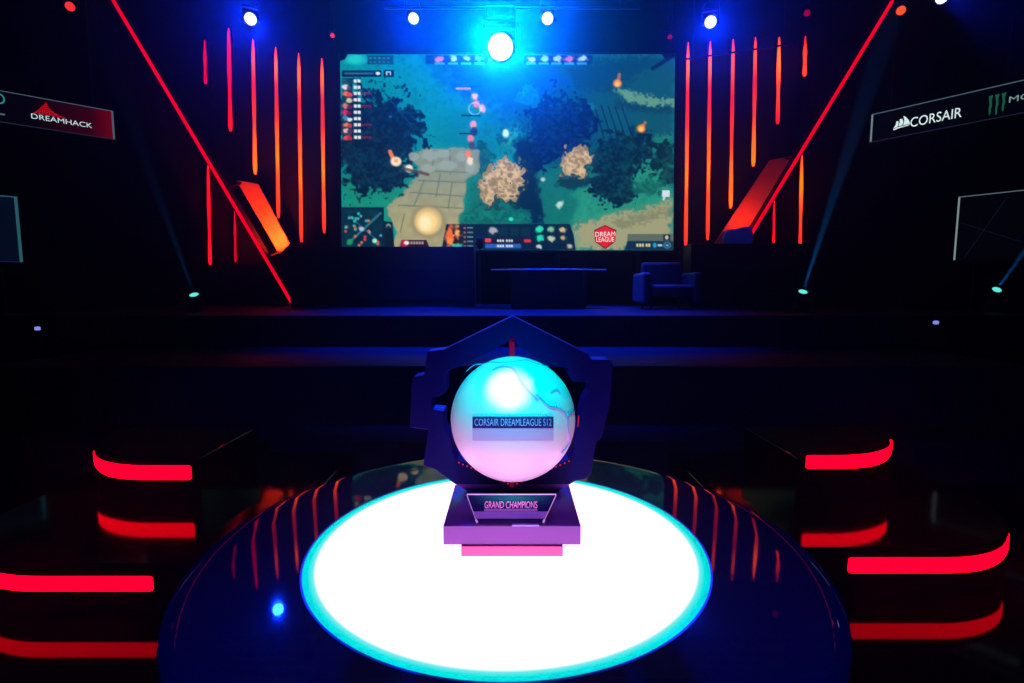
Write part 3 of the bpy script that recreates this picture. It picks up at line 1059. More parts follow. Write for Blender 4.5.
# legs that carry the wall on the deck
for sx in (-0.8, -0.3, 0.3, 0.8):
    obj('leg', T([(hw_ * sx, 0.10, -0.02), (hw_ * sx, 0.10 - (VO.z - DECK) * math.tan(-SCREEN_TILT), DECK - VO.z + 0.012)], 0.06, 8), M['black'], vw)


def vxy(px, py, lift=0.012):
    v = at_plane(px, py, VO, SN) - VO
    return Vector((v.x, -lift, v.length if v.z > 0 else 0)) if abs(v.x) < 1e-6 else Vector((v.x, -lift, math.hypot(v.y, v.z)))


# league badge in the lower right of the picture
hexo = [(605, 225), (616.5, 230), (615, 242), (605.3, 249.2), (595, 242), (594, 230)]
bd = obj('badge', PR([vxy(a, b, 0.006) for a, b in hexo], (0, 0.003, 0)), glow('badge_dark', srgb(150, 16, 30)), vw)
bd['label'] = 'red hexagon league badge'
hexi = [(605, 226.5), (615, 231), (613.7, 241), (605.3, 247.6), (596.2, 241), (595.4, 231)]
obj('badge_face', PR([vxy(a, b, 0.009) for a, b in hexi], (0, 0.002, 0)), glow('badge_red', srgb(225, 34, 44)), bd)
m_bt = glow('badge_text', srgb(245, 240, 240))
for body, cy, w in (('DREAM', 234.2, 20), ('LEAGUE', 239.6, 18)):
    me = text_mesh(body, w, 4.6, bold=0.03)
    warp(me, lambda c: vxy(605.2 + c.x, cy - c.y - c.x * 0.02, 0.012))
    link('lettering', me, m_bt, bd)

# the wall is hung with its top leaning slightly back
vw.rotation_euler = (SCREEN_TILT, 0, 0)

# ------------------------------------------------------------------ upright red light tubes either side of the wall
WALL_Y = 12.3
TUBE_Y = 12.18


def tube_material(name, zones, hot):
    """red lamp with hotter orange stretches along its height (object z, 0 at the foot, 1 m units)"""
    m = glow(name, (1, 1, 1))
    nt = m.node_tree
    e = [n for n in nt.nodes if n.type == 'EMISSION'][0]
    tc = nt.nodes.new('ShaderNodeTexCoord')
    sp = nt.nodes.new('ShaderNodeSeparateXYZ')
    nt.links.new(tc.outputs['Generated'], sp.inputs[0])
    r = nt.nodes.new('ShaderNodeValToRGB')
    r.color_ramp.interpolation = 'EASE'
    el = r.color_ramp.elements
    while len(el) < len(zones):
        el.new(0.5)
    for x, (p, h) in zip(el, zones):
        x.position = p
        x.color = (h, h, h, 1)
    nt.links.new(sp.outputs['Z'], r.inputs['Fac'])
    mx = nt.nodes.new('ShaderNodeMix')
    mx.data_type = 'RGBA'
    mx.inputs[6].default_value = (0.72, 0.0, 0.020, 1)
    mx.inputs[7].default_value = (4.5, hot, 0.004, 1)
    nt.links.new(r.outputs['Color'], mx.inputs[0])
    nt.links.new(mx.outputs[2], e.inputs['Color'])
    return m


LONG = [(0.0, 0.15), (0.22, 0.3), (0.36, 1.0), (0.48, 0.55), (0.62, 0.1), (0.76, 0.08), (0.88, 0.75), (1.0, 0.2)]
MIDZ = [(0.0, 0.95), (0.18, 0.7), (0.42, 0.15), (0.66, 0.05), (0.86, 0.45), (1.0, 0.2)]
SHORT = [(0.0, 0.25), (0.4, 0.1), (0.7, 0.15), (1.0, 0.3)]
UPPER = [(0.0, 0.5), (0.5, 0.4), (1.0, 0.1)]
HOTR = [(0.0, 0.05), (0.4, 0.25), (0.75, 1.0), (1.0, 0.35)]
tm = {k: tube_material('tube_' + k, z, h) for k, z, h in (('long', LONG, 0.26), ('mid', MIDZ, 0.26), ('short', SHORT, 0.03), ('upper', UPPER, 0.16), ('hot', HOTR, 0.26), ('dim', [(0, 0.0), (1, 0.05)], 0.02))}


def light_tube(label, px, y_top, y_bot, key, w=0.041):
    sg = 1 if px < 512 else -1
    lean = sg * (y_bot - y_top) * abs(px - 512) * 3.5e-5
    top, bot = at_y(px - lean, y_top, TUBE_Y), at_y(px + lean, y_bot, TUBE_Y)
    x = bot.x
    dx = top.x - bot.x
    h = top.z - bot.z
    t = thing('red_light_tube', label, 'light tube', (x, TUBE_Y, bot.z), 'upright red light tubes beside the video wall')
    n = 24
    pts, rs = [], []
    for i in range(n + 1):
        u = i / n
        pts.append((dx * u, 0, h * u))
        e = min(1.0, (1 - u) * h / 0.34)
        b_ = min(1.0, u * h / 0.05)
        mid = 0.88 + 0.12 * math.cos(4 * math.pi * u - 1.2)  # radius swells to imitate bloom over the brighter stretches
        rs.append(max(0.006, w * mid * (0.25 + 0.75 * e ** 0.7) * (0.6 + 0.4 * b_)))
    obj('diffuser', T(pts, rs, 10), tm[key], t, True)
    a, b = Vector((0, 0.045, -0.02)), Vector((dx, 0.045, h + 0.02))
    obj('housing', PR([a + Vector((-0.03, 0, 0)), a + Vector((0.03, 0, 0)), b + Vector((0.03, 0, 0)), b + Vector((-0.03, 0, 0))], (0, WALL_Y - TUBE_Y - 0.047, 0)), M['black'], t)
    return t


# left of the wall, from the wall outwards
light_tube('red light tube nearest the video wall on its left side', 323, 58, 233, 'long')
light_tube('second red light tube to the left of the video wall', 300, 53, 242, 'long')
light_tube('third red light tube to the left of the video wall', 277, 47, 218, 'long')
light_tube('fourth red light tube to the left of the video wall, ending orange', 254, 39, 174, 'mid')
light_tube('fifth red light tube to the left of the video wall, all red', 229.5, 28, 131, 'short')
light_tube('shortest upper red light tube, outermost left of the video wall', 205, 40, 84, 'dim', 0.034)
light_tube('low red light tube below and outside the left slanted beam', 209, 165, 265, 'short', 0.036)
light_tube('faint short red light tube close under the left slanted beam', 235, 211, 262, 'dim', 0.026)
# right of the wall
light_tube('red light tube nearest the video wall on its right side', 687, 42, 249, 'long')
light_tube('second red light tube to the right of the video wall', 709, 41, 240, 'long')
light_tube('third red light tube to the right of the video wall', 732, 39, 208, 'mid')
light_tube('fourth red light tube to the right of the video wall, ending orange', 754.5, 37, 166, 'mid')
light_tube('fifth red light tube to the right of the video wall, orange near its top', 778.5, 37, 124, 'hot')
light_tube('shortest upper orange light tube, outermost right of the video wall', 805, 36, 76, 'upper')
light_tube('low orange and red light tube outside the right slanted beam', 801, 155, 254, 'hot', 0.036)
light_tube('faint short red light tube close under the right slanted beam', 774, 199, 243, 'short', 0.026)

# ------------------------------------------------------------------ slanted beams with a red line light and a red-lit reflector board
BY = 11.0
m_refl = mat('reflector_board', (0.55, 0.50, 0.50), 0.55, bump=(60, 0.25))
m_refl.node_tree.nodes['Noise Texture'].inputs['Scale'].default_value = 22


def slanted(label, ax, ay, bx, by, quad, lx, ly, tx, ty):
    foot = at_y(bx, by, BY)
    foot.z = max(foot.z, DECK)
    top = at_y(ax, ay, BY)
    d = (top - foot).normalized()
    top = top + d * 1.2
    t = thing('slanted_light_bar', label, 'light beam', foot)
    t.location = foot
    e = top - foot
    side = Vector((d.z, 0, -d.x)) * 0.10
    bm = bmesh.new()
    tube(bm, [Vector((0, 0.10, 0)) + d * 0.10, e + Vector((0, 0.10, 0))], 0.085, 4)
    obj('beam', bm, M['black'], t)
    f0 = d * 0.035
    bm = bmesh.new()
    tube(bm, [f0 + Vector((0, 0.0, 0)), e], 0.034, 8)
    obj('line_light', bm, M['red_line'], t)['label'] = 'glowing red line'
    # shoe on the deck
    obj('shoe', B(-0.22, 0.22, -0.06, 0.28, DECK - foot.z, DECK - foot.z + 0.03, 0.004), M['black'], t)
    q = [at_y(a, b, BY + 0.30) - foot for a, b in quad]
    rb = obj('reflector_board', PR(q, (0, 0.03, 0)), m_refl, t)
    rb['label'] = 'slanted board lit red'
    for e0, e1 in ((q[0], q[1]), (q[3], q[2])):
        m_ = e0.lerp(e1, 0.35)
        k = m_.dot(d)
        obj('bracket', T([d * k + Vector((0, 0.16, 0)), m_ + Vector((0, 0.05, 0))], 0.02, 6), M['black'], t)
    L0 = at_y(lx, ly, BY - 0.20)
    li = lamp('board_fill_lamp', 'SPOT', L0, at_y(tx, ty, BY + 0.30), 560, (1.0, 0.025, 0.002), 0.05, 96, 1.0)  # unseen red spot without a fixture, added to light the board
    return t


M['red_line'] = glow('red_line_led', (0.90, 0.0, 0.016), 1.0)
slanted('left slanted black beam with a thin red line light running down to the deck', 113, 0, 293.5, 306,
        [(236, 180), (258, 184), (289.5, 243.5), (279, 254)], 281, 247, 270, 229)
slanted('right slanted black beam with a thin red line light running down behind the desk', 893, 0, 708, 306,
        [(792, 156), (770, 160), (714, 244), (737, 250)], 729, 232, 744, 210)

# ------------------------------------------------------------------ trusses, pipes and moving heads
TRY, TRZ = 10.1, 7.40


def truss(label, x0, x1, y, z, s=0.30):
    t = thing('lighting_truss', label, 'truss', ((x0 + x1) / 2, y, z), 'black lighting trusses over the stage')
    h = s / 2
    w = (x1 - x0) / 2
    for a, b in ((-h, -h), (h, -h), (-h, h), (h, h)):
        obj('chord', T([(-w, a, b), (w, a, b)], 0.025, 8), M['chrome'], t)
    bm = bmesh.new()
    n = int((x1 - x0) / 0.5)
    for k in range(n):
        xa, xb = -w + (2 * w) * k / n, -w + (2 * w) * (k + 1) / n
        for sy in (-h, h):
            za, zb_ = (-h, h) if k % 2 else (h, -h)
            tube(bm, [(xa, sy, za), (xb, sy, zb_)], 0.011, 5)
        for sz in (-h, h):
            tube(bm, [(xa, -h, sz), (xa, h, sz)], 0.011, 5)
    obj('lattice', bm, M['chrome'], t)
    for xx in (-w * 0.8, 0, w * 0.8):
        obj('hanging_cable', T([(xx, 0, h), (xx, 0, 10.5 - z)], 0.012, 6), M['black'], t)
    return t


truss('black lighting truss across the stage that carries the row of blue lamps', -10.5, 10.5, TRY, TRZ)


def moving_head(label, cat_group, px, py, y, r, lens_m, target, hang=True, support=None, light=None, name='moving_head_lamp'):
    """base + yoke + head; the head's lens centre sits where the photograph shows it"""
    c = at_y(px, py, y)
    d = (Vector(target) - c).normalized()
    sg = 1 if hang else -1
    piv = c - d * (r * 1.5)
    kb = 2.6 if hang else 2.0
    bz = piv.z + sg * r * kb
    t = thing(name, label, 'stage lamp', (piv.x, piv.y, bz), cat_group)
    o = Vector((piv.x, piv.y, bz))
    zz = lambda v: sg * v
    bm = bmesh.new()
    z0, z1 = sorted((0.0, zz(-r * 0.9)))
    box(bm, -r * 1.1, r * 1.1, -r * 0.8, r * 0.8, z0, z1, r * 0.15)
    obj('base', bm, M['black'], t)
    yaw = math.atan2(d.x, -d.y) if abs(d.x) + abs(d.y) > 0.01 else 0
    ry = Matrix.Rotation(yaw, 4, 'Z')
    bm = bmesh.new()
    for sx in (-1, 1):
        a, b = sorted((zz(-r * 0.9), zz(-r * (kb + 0.3))))
        box(bm, sx * r * 1.22 - r * 0.12, sx * r * 1.22 + r * 0.12, -r * 0.35, r * 0.35, a, b, r * 0.05)
    a, b = sorted((zz(-r * 0.85), zz(-r * 1.1)))
    box(bm, -r * 1.34, r * 1.34, -r * 0.35, r * 0.35, a, b, r * 0.05)
    bmesh.ops.transform(bm, matrix=ry, verts=list(bm.verts))
    obj('yoke', bm, M['black'], t)
    q = d.to_track_quat('Z', 'Y').to_matrix().to_4x4()
    mm = Matrix.Translation(piv - o) @ q
    hd = obj('head', L([(0, -r * 1.2), (r * 0.75, -r * 1.1), (r * 0.95, -r * 0.6), (r * 1.0, r * 0.9), (r * 1.06, r * 1.1), (r * 1.06, r * 1.52),
                        (r * 0.9, r * 1.52), (r * 0.88, r * 1.4), (0, r * 1.4)], 24, mm), M['black'], t, True, 35)
    ln = obj('lens', L([(0, r * 1.42), (r * 0.87, r * 1.42), (r * 0.7, r * 1.47), (0, r * 1.5)], 24, mm), lens_m, hd, True)
    ln['label'] = 'lit lens'
    if hang and support is not None:
        obj('clamp', B(-0.03, 0.03, -0.03, 0.03, 0.0, max(0.02, support - bz), 0.005), M['black'], t)
    if light:
        pw, colr, ang, bl, sz = light
        lamp('lamp_light', 'SPOT', c + d * 0.03, c + d * 5, pw, colr, sz, ang, bl)
    return t


m_bw = glow('lens_blue_white', (1.5, 1.4, 3.5), 1.0)
m_cy = glow('lens_cyan_white', (1.8, 1.5, 2.6), 1.0)
m_rd = glow('lens_red', (1.0, 0.03, 0.03), 1.0)
m_or = glow('lens_orange', (1.0, 0.09, 0.02), 1.0)
m_dr = glow('lens_dim_red', (0.30, 0.0, 0.02), 1.0)
m_tl = glow('lens_teal', (0.12, 0.85, 0.75), 1.0)
GR_B = 'blue white lamps hanging from the truss'
CHD = TRZ - 0.17
BL = (0.0, 0.02, 1.0)
moving_head('blue white lamp hanging from the truss above the left red tubes', GR_B, 250.5, 19, 9.95, 0.115, m_bw, (-1.0, 2.0, 2.2), True, CHD, (1250, BL, 14, 1.0, 0.08))
moving_head('blue white lamp hanging left of the large cyan lamp', GR_B, 413.5, 18.5, 9.95, 0.105, m_bw, (-0.3, 1.0, 2.0), True, CHD, (1500, BL, 14, 1.0, 0.08))
moving_head('blue white lamp with a pale ring hanging right of the large cyan lamp', GR_B, 547.5, 18.5, 9.95, 0.115, m_bw, (0.2, 0.5, 2.0), True, CHD, (1500, BL, 14, 1.0, 0.08))
moving_head('blue white lamp hanging from the truss above the right red tubes', GR_B, 710.5, 22, 9.95, 0.115, m_bw, (1.0, 2.0, 2.2), True, CHD, (1250, BL, 14, 1.0, 0.08))
moving_head('blue white lamp at the far right end of the truss', GR_B, 942, -2, 9.95, 0.105, m_bw, (3.0, 0.5, 1.2), True, CHD, (1000, BL, 14, 1.0, 0.08))
moving_head('large bright cyan lamp hanging in front of the top edge of the video wall', None, 500.5, 47, 9.3, 0.235, m_cy, (0.0, 0.0, 1.9), True, None, (9000, (0.0, 0.02, 1.0), 28, 1.0, 0.15), name='large_stage_lamp')
c = at_y(500.5, 47, 9.3)
lamp('lamp_core_light', 'SPOT', c + (Vector((0, 0, 1.9)) - c).normalized() * 0.05, (0, 0, 1.9), 4000, (0.0, 1.0, 0.8), 0.1, 6.5, 1.0)
# pipe that carries the large lamp
pz = at_y(500.5, 47, 9.3).z + 0.20 * 2.6 + 0.07


def pipe(label, p0, p1, r=0.024, cables=True):
    p0, p1 = Vector(p0), Vector(p1)
    mid = (p0 + p1) / 2
    t = thing('lighting_pipe', label, 'pipe', mid)
    obj('bar', T([p0 - mid, p1 - mid], r, 10), M['chrome'], t, True, 40)
    for u in (0.08, 0.92):
        q = p0.lerp(p1, u)
        obj('hanging_cable', T([q - mid, Vector((q.x, q.y, 10.5)) - mid], 0.008, 6), M['black'], t)
    return t


lamp_x = bpy.data.objects['large_stage_lamp'].location
pipe('straight black pipe that holds the large cyan lamp', (-2.2, lamp_x.y, lamp_x.z + 0.035), (2.2, lamp_x.y, lamp_x.z + 0.035))
a, b = at_y(684, 59.5, 11.6), at_y(792, 44, 11.2)
pipe('sloping thin pipe crossing in front of the tops of the right red tubes', a, b, 0.02)

GR_R = 'small red lamps high over the stage'
truss('black lighting truss nearer the hall that carries the small red lamps', -7.2, 7.2, 9.0, 7.25)
moving_head('small red lamp at the top left, left of the slanted red line', GR_R, 70, 6.5, 8.9, 0.075, m_rd, (-1, 0, 1.5), True, 7.08)
moving_head('small red lamp at the top right, beside the slanted red line', GR_R, 901, 10.5, 8.9, 0.075, m_or, (1, 0, 1.5), True, 7.08)
moving_head('small red lamp above the tube nearest the wall on the left', GR_R, 332.5, 35.5, 10.0, 0.045, m_rd, (0, 0, 1.5), True, CHD)
moving_head('small dim red lamp above the tube nearest the wall on the right', GR_R, 670, 37, 10.0, 0.045, m_dr, (0, 0, 1.5), True, CHD)
moving_head('small dim red lamp above the outermost right tube', GR_R, 807, 13, 10.0, 0.06, m_dr, (1, 0, 1.5), True, CHD)

GR_F = 'lamps standing on the stage floor throwing thin cyan beams'
CB = (0.01, 0.26, 1.0)


def deck_lamp(label, px, py, y, r, toward, power, ground):
    """a lamp whose base stands on the given level"""
    c = at_y(px, py, y)
    tgt = at_y(*toward)
    t = moving_head(label, GR_F, px, py, y, r, m_tl, tgt, False, None, (power, CB, 5, 0.6, 0.02))
    gap = t.location.z - ground
    if gap > 0.01:
        obj('floor_case', B(-r * 1.3, r * 1.3, -r, r, -gap, 0.0, 0.005), M['black'], t)
    return t


deck_lamp('lamp left on the stage floor with a cyan beam rising to the left', 194, 294.5, 8.3, 0.075, (135, 130, 7.0), 80000, DECK)
deck_lamp('lamp right on the stage floor with a cyan beam rising to the right', 803, 291.5, 8.4, 0.075, (868, 90, 6.8), 320000, DECK)
# a stand lamp at the right edge
deck_lamp('lamp near the right edge with a cyan beam under the side screen', 997, 289.5, 8.6, 0.07, (1090, 160, 7.0), 140000, 0.0)

# ------------------------------------------------------------------ side banners and side screens
m_bd = glow('banner_black', (0.0006, 0.0006, 0.0016), 1.0)
m_line = glow('banner_line', srgb(70, 92, 104), 1.0)
m_line2 = glow('banner_line_dim', srgb(34, 34, 52), 1.0)


def side_plane(px_a, px_b, da, db):
    a, b = at_y(px_a, 125, da), at_y(px_b, 105, db)
    u = Vector((b.x - a.x, b.y - a.y, 0)).normalized()
    n = Vector((u.y, -u.x, 0))
    if n.y > 0:
        n = -n
    return Vector((a.x, a.y, 0)), u, n


# left banner: from its right-hand end toward the hall; right banner mirrored
Lp, Lu, Ln = side_plane(114, 0, 11.0, 9.88)
Rp, Ru, Rn = side_plane(871, 1024, 11.0, 9.2)


def flat(p0, u, n, s0, s1, z0, z1, lift=0.0, th=0.006):
    a = p0 + u * s0 + n * lift
    b = p0 + u * s1 + n * lift
    return PR([Vector((a.x, a.y, z0)), Vector((b.x, b.y, z0)), Vector((b.x, b.y, z1)), Vector((a.x, a.y, z1))], -n * th)


def zat(px, py, p0, n):
    return at_plane(px, py, p0, n).z


def s_of(px, p0, u, n):
    return (at_plane(px, 125, p0, n) - p0).dot(u)


lz0, lz1 = zat(114, 139.3, Lp, Ln), zat(114, 111.5, Lp, Ln)
tl_ = thing('led_banner', 'red lit banner strip with the festival logo at the left edge', 'banner', (0, 0, 0))
obj('banner_case', flat(Lp, Lu, Ln, -0.03, 3.6, lz0 - 0.03, lz1 + 0.03, -0.02, 0.12), M['black'], tl_)
# red field, darker to the hall side
m_lb = glow('banner_red', (1, 1, 1), 1.0)
nt = m_lb.node_tree
tc = nt.nodes.new('ShaderNodeTexCoord')
sp = nt.nodes.new('ShaderNodeSeparateXYZ')
rp = nt.nodes.new('ShaderNodeValToRGB')
nt.links.new(tc.outputs['Generated'], sp.inputs[0])
nt.links.new(sp.outputs['X'], rp.inputs['Fac'])
el = rp.color_ramp.elements
el[0].position, el[0].color = 0.66, (0.0012, 0.0006, 0.0025, 1)
el[1].position, el[1].color = 1.0, (0.13, 0.001, 0.006, 1)
e1 = el.new(0.90); e1.color = (0.030, 0.0006, 0.005, 1)
nt.links.new(rp.outputs['Color'], [n for n in nt.nodes if n.type == 'EMISSION'][0].inputs['Color'])
obj('banner_face', flat(Lp, Lu, Ln, 0.0, 3.55, lz0, lz1, 0.0), m_lb, tl_)
obj('border_line', flat(Lp, Lu, Ln, 0.0, 3.55, lz1 - 0.006, lz1 + 0.006, 0.006), m_line, tl_)
obj('border_line', flat(Lp, Lu, Ln, 0.0, 3.55, lz0 - 0.008, lz0 + 0.008, 0.006), m_line2, tl_)
obj('border_line', flat(Lp, Lu, Ln, 0.0, 0.030, lz0, lz1, 0.006), m_line, tl_)
# logo: lettering and the fan of tilted tiles over it
s_a, s_b = s_of(92, Lp, Lu, Ln), s_of(32, Lp, Lu, Ln)
zc = (zat(62, 121, Lp, Ln))
mp = plane_map(Lp + Lu * ((s_a + s_b) / 2) + Ln * 0.012 + Vector((0, 0, zc)), -Lu, (0, 0, 1), Ln)
lw = abs(s_b - s_a)
me = text_mesh('DREAMHACK', lw, 0.092, bold=0.004)
warp(me, mp)
link('lettering', me, M['white_text'], tl_)


def fan(width, height, z_base, mapping, m, parent, cols=9, rows=7):
    """tiles that sweep up to a peak left of centre, as one emblem"""
    bm = bmesh.new()
    peak = -width * 0.08

    def pt(u, v):
        xl, xr = -width / 2 + (peak + width / 2) * v ** 0.9, width / 2 - (width / 2 - peak) * (1 - (1 - v) ** 2.6)
        return mapping(Vector((xl + (xr - xl) * u, z_base + height * (v ** 1.15), 0)))
    for i in range(cols):
        for j in range(rows):
            g = 0.26
            u0, u1 = (i + g * 0.5) / cols, (i + 1 - g * 0.5) / cols
            v0, v1 = (j + g) / rows, (j + 1) / rows
            a = [pt(u0, v0), pt(u1, v0), pt(u1, v1), pt(u0, v1)]
            bm.faces.new([bm.verts.new(p) for p in a])
    return obj('emblem', bm, m, parent)


fan(lw * 0.58, 0.25, 0.058, lambda c: mp(Vector((c.x - lw * 0.19, c.y, 0))), glow('emblem_red', (0.60, 0.005, 0.010), 1.0), tl_)
m_cyt = glow('banner_cyan_text', srgb(40, 130, 130), 1.0)
so = s_of(1, Lp, Lu, Ln)
oz = zat(1, 99, Lp, Ln)
mo = plane_map(Lp + Lu * so + Ln * 0.012 + Vector((0, 0, oz)), -Lu, (0, 0, 1), Ln)
me = text_mesh('O', 0.17, 0.19, bold=0.01)
warp(me, mo)
link('lettering', me, m_cyt, tl_)
obj('text_line', flat(Lp, Lu, Ln, s_of(6, Lp, Lu, Ln), s_of(-20, Lp, Lu, Ln), oz - 0.28, oz - 0.25, 0.006), m_line, tl_)
for k in (0.3, 2.0, 3.3):
    q = Lp + Lu * k - Ln * 0.08
    obj('hanging_cable', T([(q.x, q.y, lz1), (q.x, q.y, 10.5)], 0.012, 6), M['black'], tl_)
tag(tl_, 'red lit banner strip with the festival logo hanging at the left edge', 'banner')

rz0, rz1 = zat(871, 142, Rp, Rn), zat(871, 115, Rp, Rn)
tr_ = thing('led_banner', 'black banner strip with white sponsor logos hanging at the right edge', 'banner', (0, 0, 0))
obj('banner_case', flat(Rp, Ru, Rn, -0.03, 4.2, rz0 - 0.03, rz1 + 0.03, -0.02, 0.12), M['black'], tr_)
obj('banner_face', flat(Rp, Ru, Rn, 0.0, 4.15, rz0, rz1, 0.0), m_bd, tr_)
obj('border_line', flat(Rp, Ru, Rn, 0.0, 4.15, rz1 - 0.008, rz1 + 0.008, 0.006), m_line, tr_)
obj('border_line', flat(Rp, Ru, Rn, 0.0, 4.15, rz0 - 0.006, rz0 + 0.006, 0.006), m_line2, tr_)
obj('border_line', flat(Rp, Ru, Rn, 0.0, 0.03, rz0, rz1, 0.006), glow('banner_line_bright', srgb(110, 130, 135), 1.0), tr_)
m_wt = glow('sponsor_white', srgb(215, 235, 235), 1.0)
s_a, s_b = s_of(910.5, Rp, Ru, Rn), s_of(961, Rp, Ru, Rn)
zc = zat(936, 117.5, Rp, Rn)
mp = plane_map(Rp + Ru * ((s_a + s_b) / 2) + Rn * 0.012 + Vector((0, 0, zc)), Ru, (0, 0, 1), Rn)
me = text_mesh('CORSAIR', s_b - s_a, 0.175, bold=0.012)
warp(me, mp)
link('lettering', me, m_wt, tr_)
# three sails emblem left of the word
s_c = s_of(902, Rp, Ru, Rn)
zs_ = zat(902, 122, Rp, Rn)
ms = plane_map(Rp + Ru * s_c + Rn * 0.012 + Vector((0, 0, zs_)), Ru, (0, 0, 1), Rn)
w_ = (s_of(909.5, Rp, Ru, Rn) - s_of(893, Rp, Ru, Rn))
bm = bmesh.new()
sails = [[(-0.50, -0.36), (-0.36, -0.10), (-0.34, 0.12), (-0.22, 0.10), (-0.20, -0.08), (-0.26, -0.30)],
         [(-0.20, -0.28), (-0.14, -0.02), (-0.14, 0.24), (0.02, 0.20), (0.08, -0.02), (0.02, -0.26)],
         [(0.08, -0.26), (0.14, 0.06), (0.06, 0.42), (0.22, 0.28), (0.40, 0.02), (0.50, -0.26)],
         [(-0.52, -0.42), (-0.30, -0.34), (0.50, -0.30), (0.40, -0.36), (-0.20, -0.42), (-0.46, -0.50)]]
for sl in sails:
    bm.faces.new([bm.verts.new(ms(Vector((x * w_, y * w_ * 0.95, 0)))) for x, y in sl])
obj('emblem', bm, m_wt, tr_)
# green claw marks and the start of the next word
m_gn = glow('claw_green', srgb(20, 84, 62), 1.0)
s_g = s_of(995, Rp, Ru, Rn)
zg = zat(995, 104, Rp, Rn)
mg = plane_map(Rp + Ru * s_g + Rn * 0.012 + Vector((0, 0, zg)), Ru, (0, 0, 1), Rn)
bm = bmesh.new()
for k, ln_ in ((-1, 0.15), (0, 0.17), (1, 0.13)):
    x = k * 0.085
    sh = [(-0.030, 0.15), (0.030, 0.155), (0.016, 0.07), (0.026, -0.02), (0.012, -0.07), (0.016, -ln_), (-0.004, -ln_ - 0.03), (-0.016, -0.07), (-0.008, 0.0), (-0.020, 0.09)]
    bm.faces.new([bm.verts.new(mg(Vector((x + a, b, 0)))) for a, b in sh])
obj('emblem', bm, m_gn, tr_)
s_a = s_of(1007, Rp, Ru, Rn)
mm_ = plane_map(Rp + Ru * (s_a + 0.42) + Rn * 0.012 + Vector((0, 0, zat(1016, 98.5, Rp, Rn))), Ru, (0, 0, 1), Rn)
me = text_mesh('MONSTER', 0.84, 0.10, bold=0.01)
warp(me, mm_)
link('lettering', me, glow('sponsor_grey', srgb(120, 150, 150), 1.0), tr_)
for k in (0.3, 2.0, 3.8):
    q = Rp + Ru * k - Rn * 0.08
    obj('hanging_cable', T([(q.x, q.y, rz1), (q.x, q.y, 10.5)], 0.012, 6), M['black'], tr_)

# side screens below the banners
t = thing('side_screen', 'dim blue side screen with a pale right edge below the red banner', 'screen', (0, 0, 0))
s0 = (at_plane(20, 228, Lp, Ln) - Lp).dot(Lu)
z1, z0 = zat(20, 197.5, Lp, Ln), zat(20, 262, Lp, Ln)
obj('screen_case', flat(Lp, Lu, Ln, s0 - 0.03, s0 + 2.4, z0 - 0.03, z1 + 0.03, -0.02, 0.12), M['black'], t)
m_ss = glow('side_screen_blue', (1, 1, 1), 1.0)
nt = m_ss.node_tree
tc = nt.nodes.new('ShaderNodeTexCoord')
nz = nt.nodes.new('ShaderNodeTexNoise')
nz.inputs['Scale'].default_value = 3
rp = nt.nodes.new('ShaderNodeValToRGB')
nt.links.new(tc.outputs['Generated'], nz.inputs['Vector'])
nt.links.new(nz.outputs['Fac'], rp.inputs['Fac'])
rp.color_ramp.elements[0].color = (0.0008, 0.0020, 0.008, 1)
rp.color_ramp.elements[1].color = (0.0016, 0.006, 0.018, 1)
nt.links.new(rp.outputs['Color'], [n for n in nt.nodes if n.type == 'EMISSION'][0].inputs['Color'])
obj('screen_surface', flat(Lp, Lu, Ln, s0, s0 + 2.38, z0, z1, 0.0), m_ss, t)
m_tg = glow('edge_teal', srgb(40, 86, 98), 1.0)
obj('border_line', flat(Lp, Lu, Ln, s0, s0 + 0.045, z0, z1, 0.006), m_tg, t)
obj('border_line', flat(Lp, Lu, Ln, s0, s0 + 2.38, z1 - 0.010, z1 + 0.010, 0.006), m_tg, t)
obj('border_line', flat(Lp, Lu, Ln, s0, s0 + 2.38, z0 - 0.008, z0 + 0.010, 0.006), glow('edge_violet', srgb(24, 22, 70), 1.0), t)
for k in (0.3, 2.1):
    q = Lp + Lu * (s0 + k) - Ln * 0.08
    obj('leg', T([(q.x, q.y, 0), (q.x, q.y, z0)], 0.03, 8), M['black'], t)

t = thing('side_screen', 'black side screen outlined by a pale line below the sponsor banner', 'screen', (0, 0, 0))
s0 = (at_plane(956, 228, Rp, Rn) - Rp).dot(Ru)
z1, z0 = zat(956, 197.5, Rp, Rn), zat(956, 260, Rp, Rn)
obj('screen_case', flat(Rp, Ru, Rn, s0 - 0.03, s0 + 2.4, z0 - 0.03, z1 + 0.03, -0.02, 0.12), M['black'], t)
obj('screen_surface', flat(Rp, Ru, Rn, s0, s0 + 2.38, z0, z1, 0.0), m_bd, t)
obj('border_line', flat(Rp, Ru, Rn, s0, s0 + 0.026, z0, z1, 0.006), glow('edge_pale', srgb(120, 140, 138), 1.0), t)
obj('border_line', flat(Rp, Ru, Rn, s0, s0 + 2.38, z1 - 0.008, z1 + 0.008, 0.006), glow('edge_pale_dim', srgb(84, 100, 104), 1.0), t)


def sw(px, py):
    v = at_plane(px, py, Rp + Rn * 0.008, Rn)
    return v


m_ft = glow('screen_faint_line', srgb(12, 18, 30), 1.0)
obj('faint_line', T([sw(964, 258), sw(1008, 196)], 0.006, 4), m_ft, t)
obj('faint_line', T([sw(958, 222), sw(1022, 242)], 0.006, 4), m_ft, t)
for k in (0.3, 2.1):
    q = Rp + Ru * (s0 + k) - Rn * 0.08
    obj('leg', T([(q.x, q.y, 0), (q.x, q.y, z0)], 0.03, 8), M['black'], t)

# ------------------------------------------------------------------ desks and seats on the stage


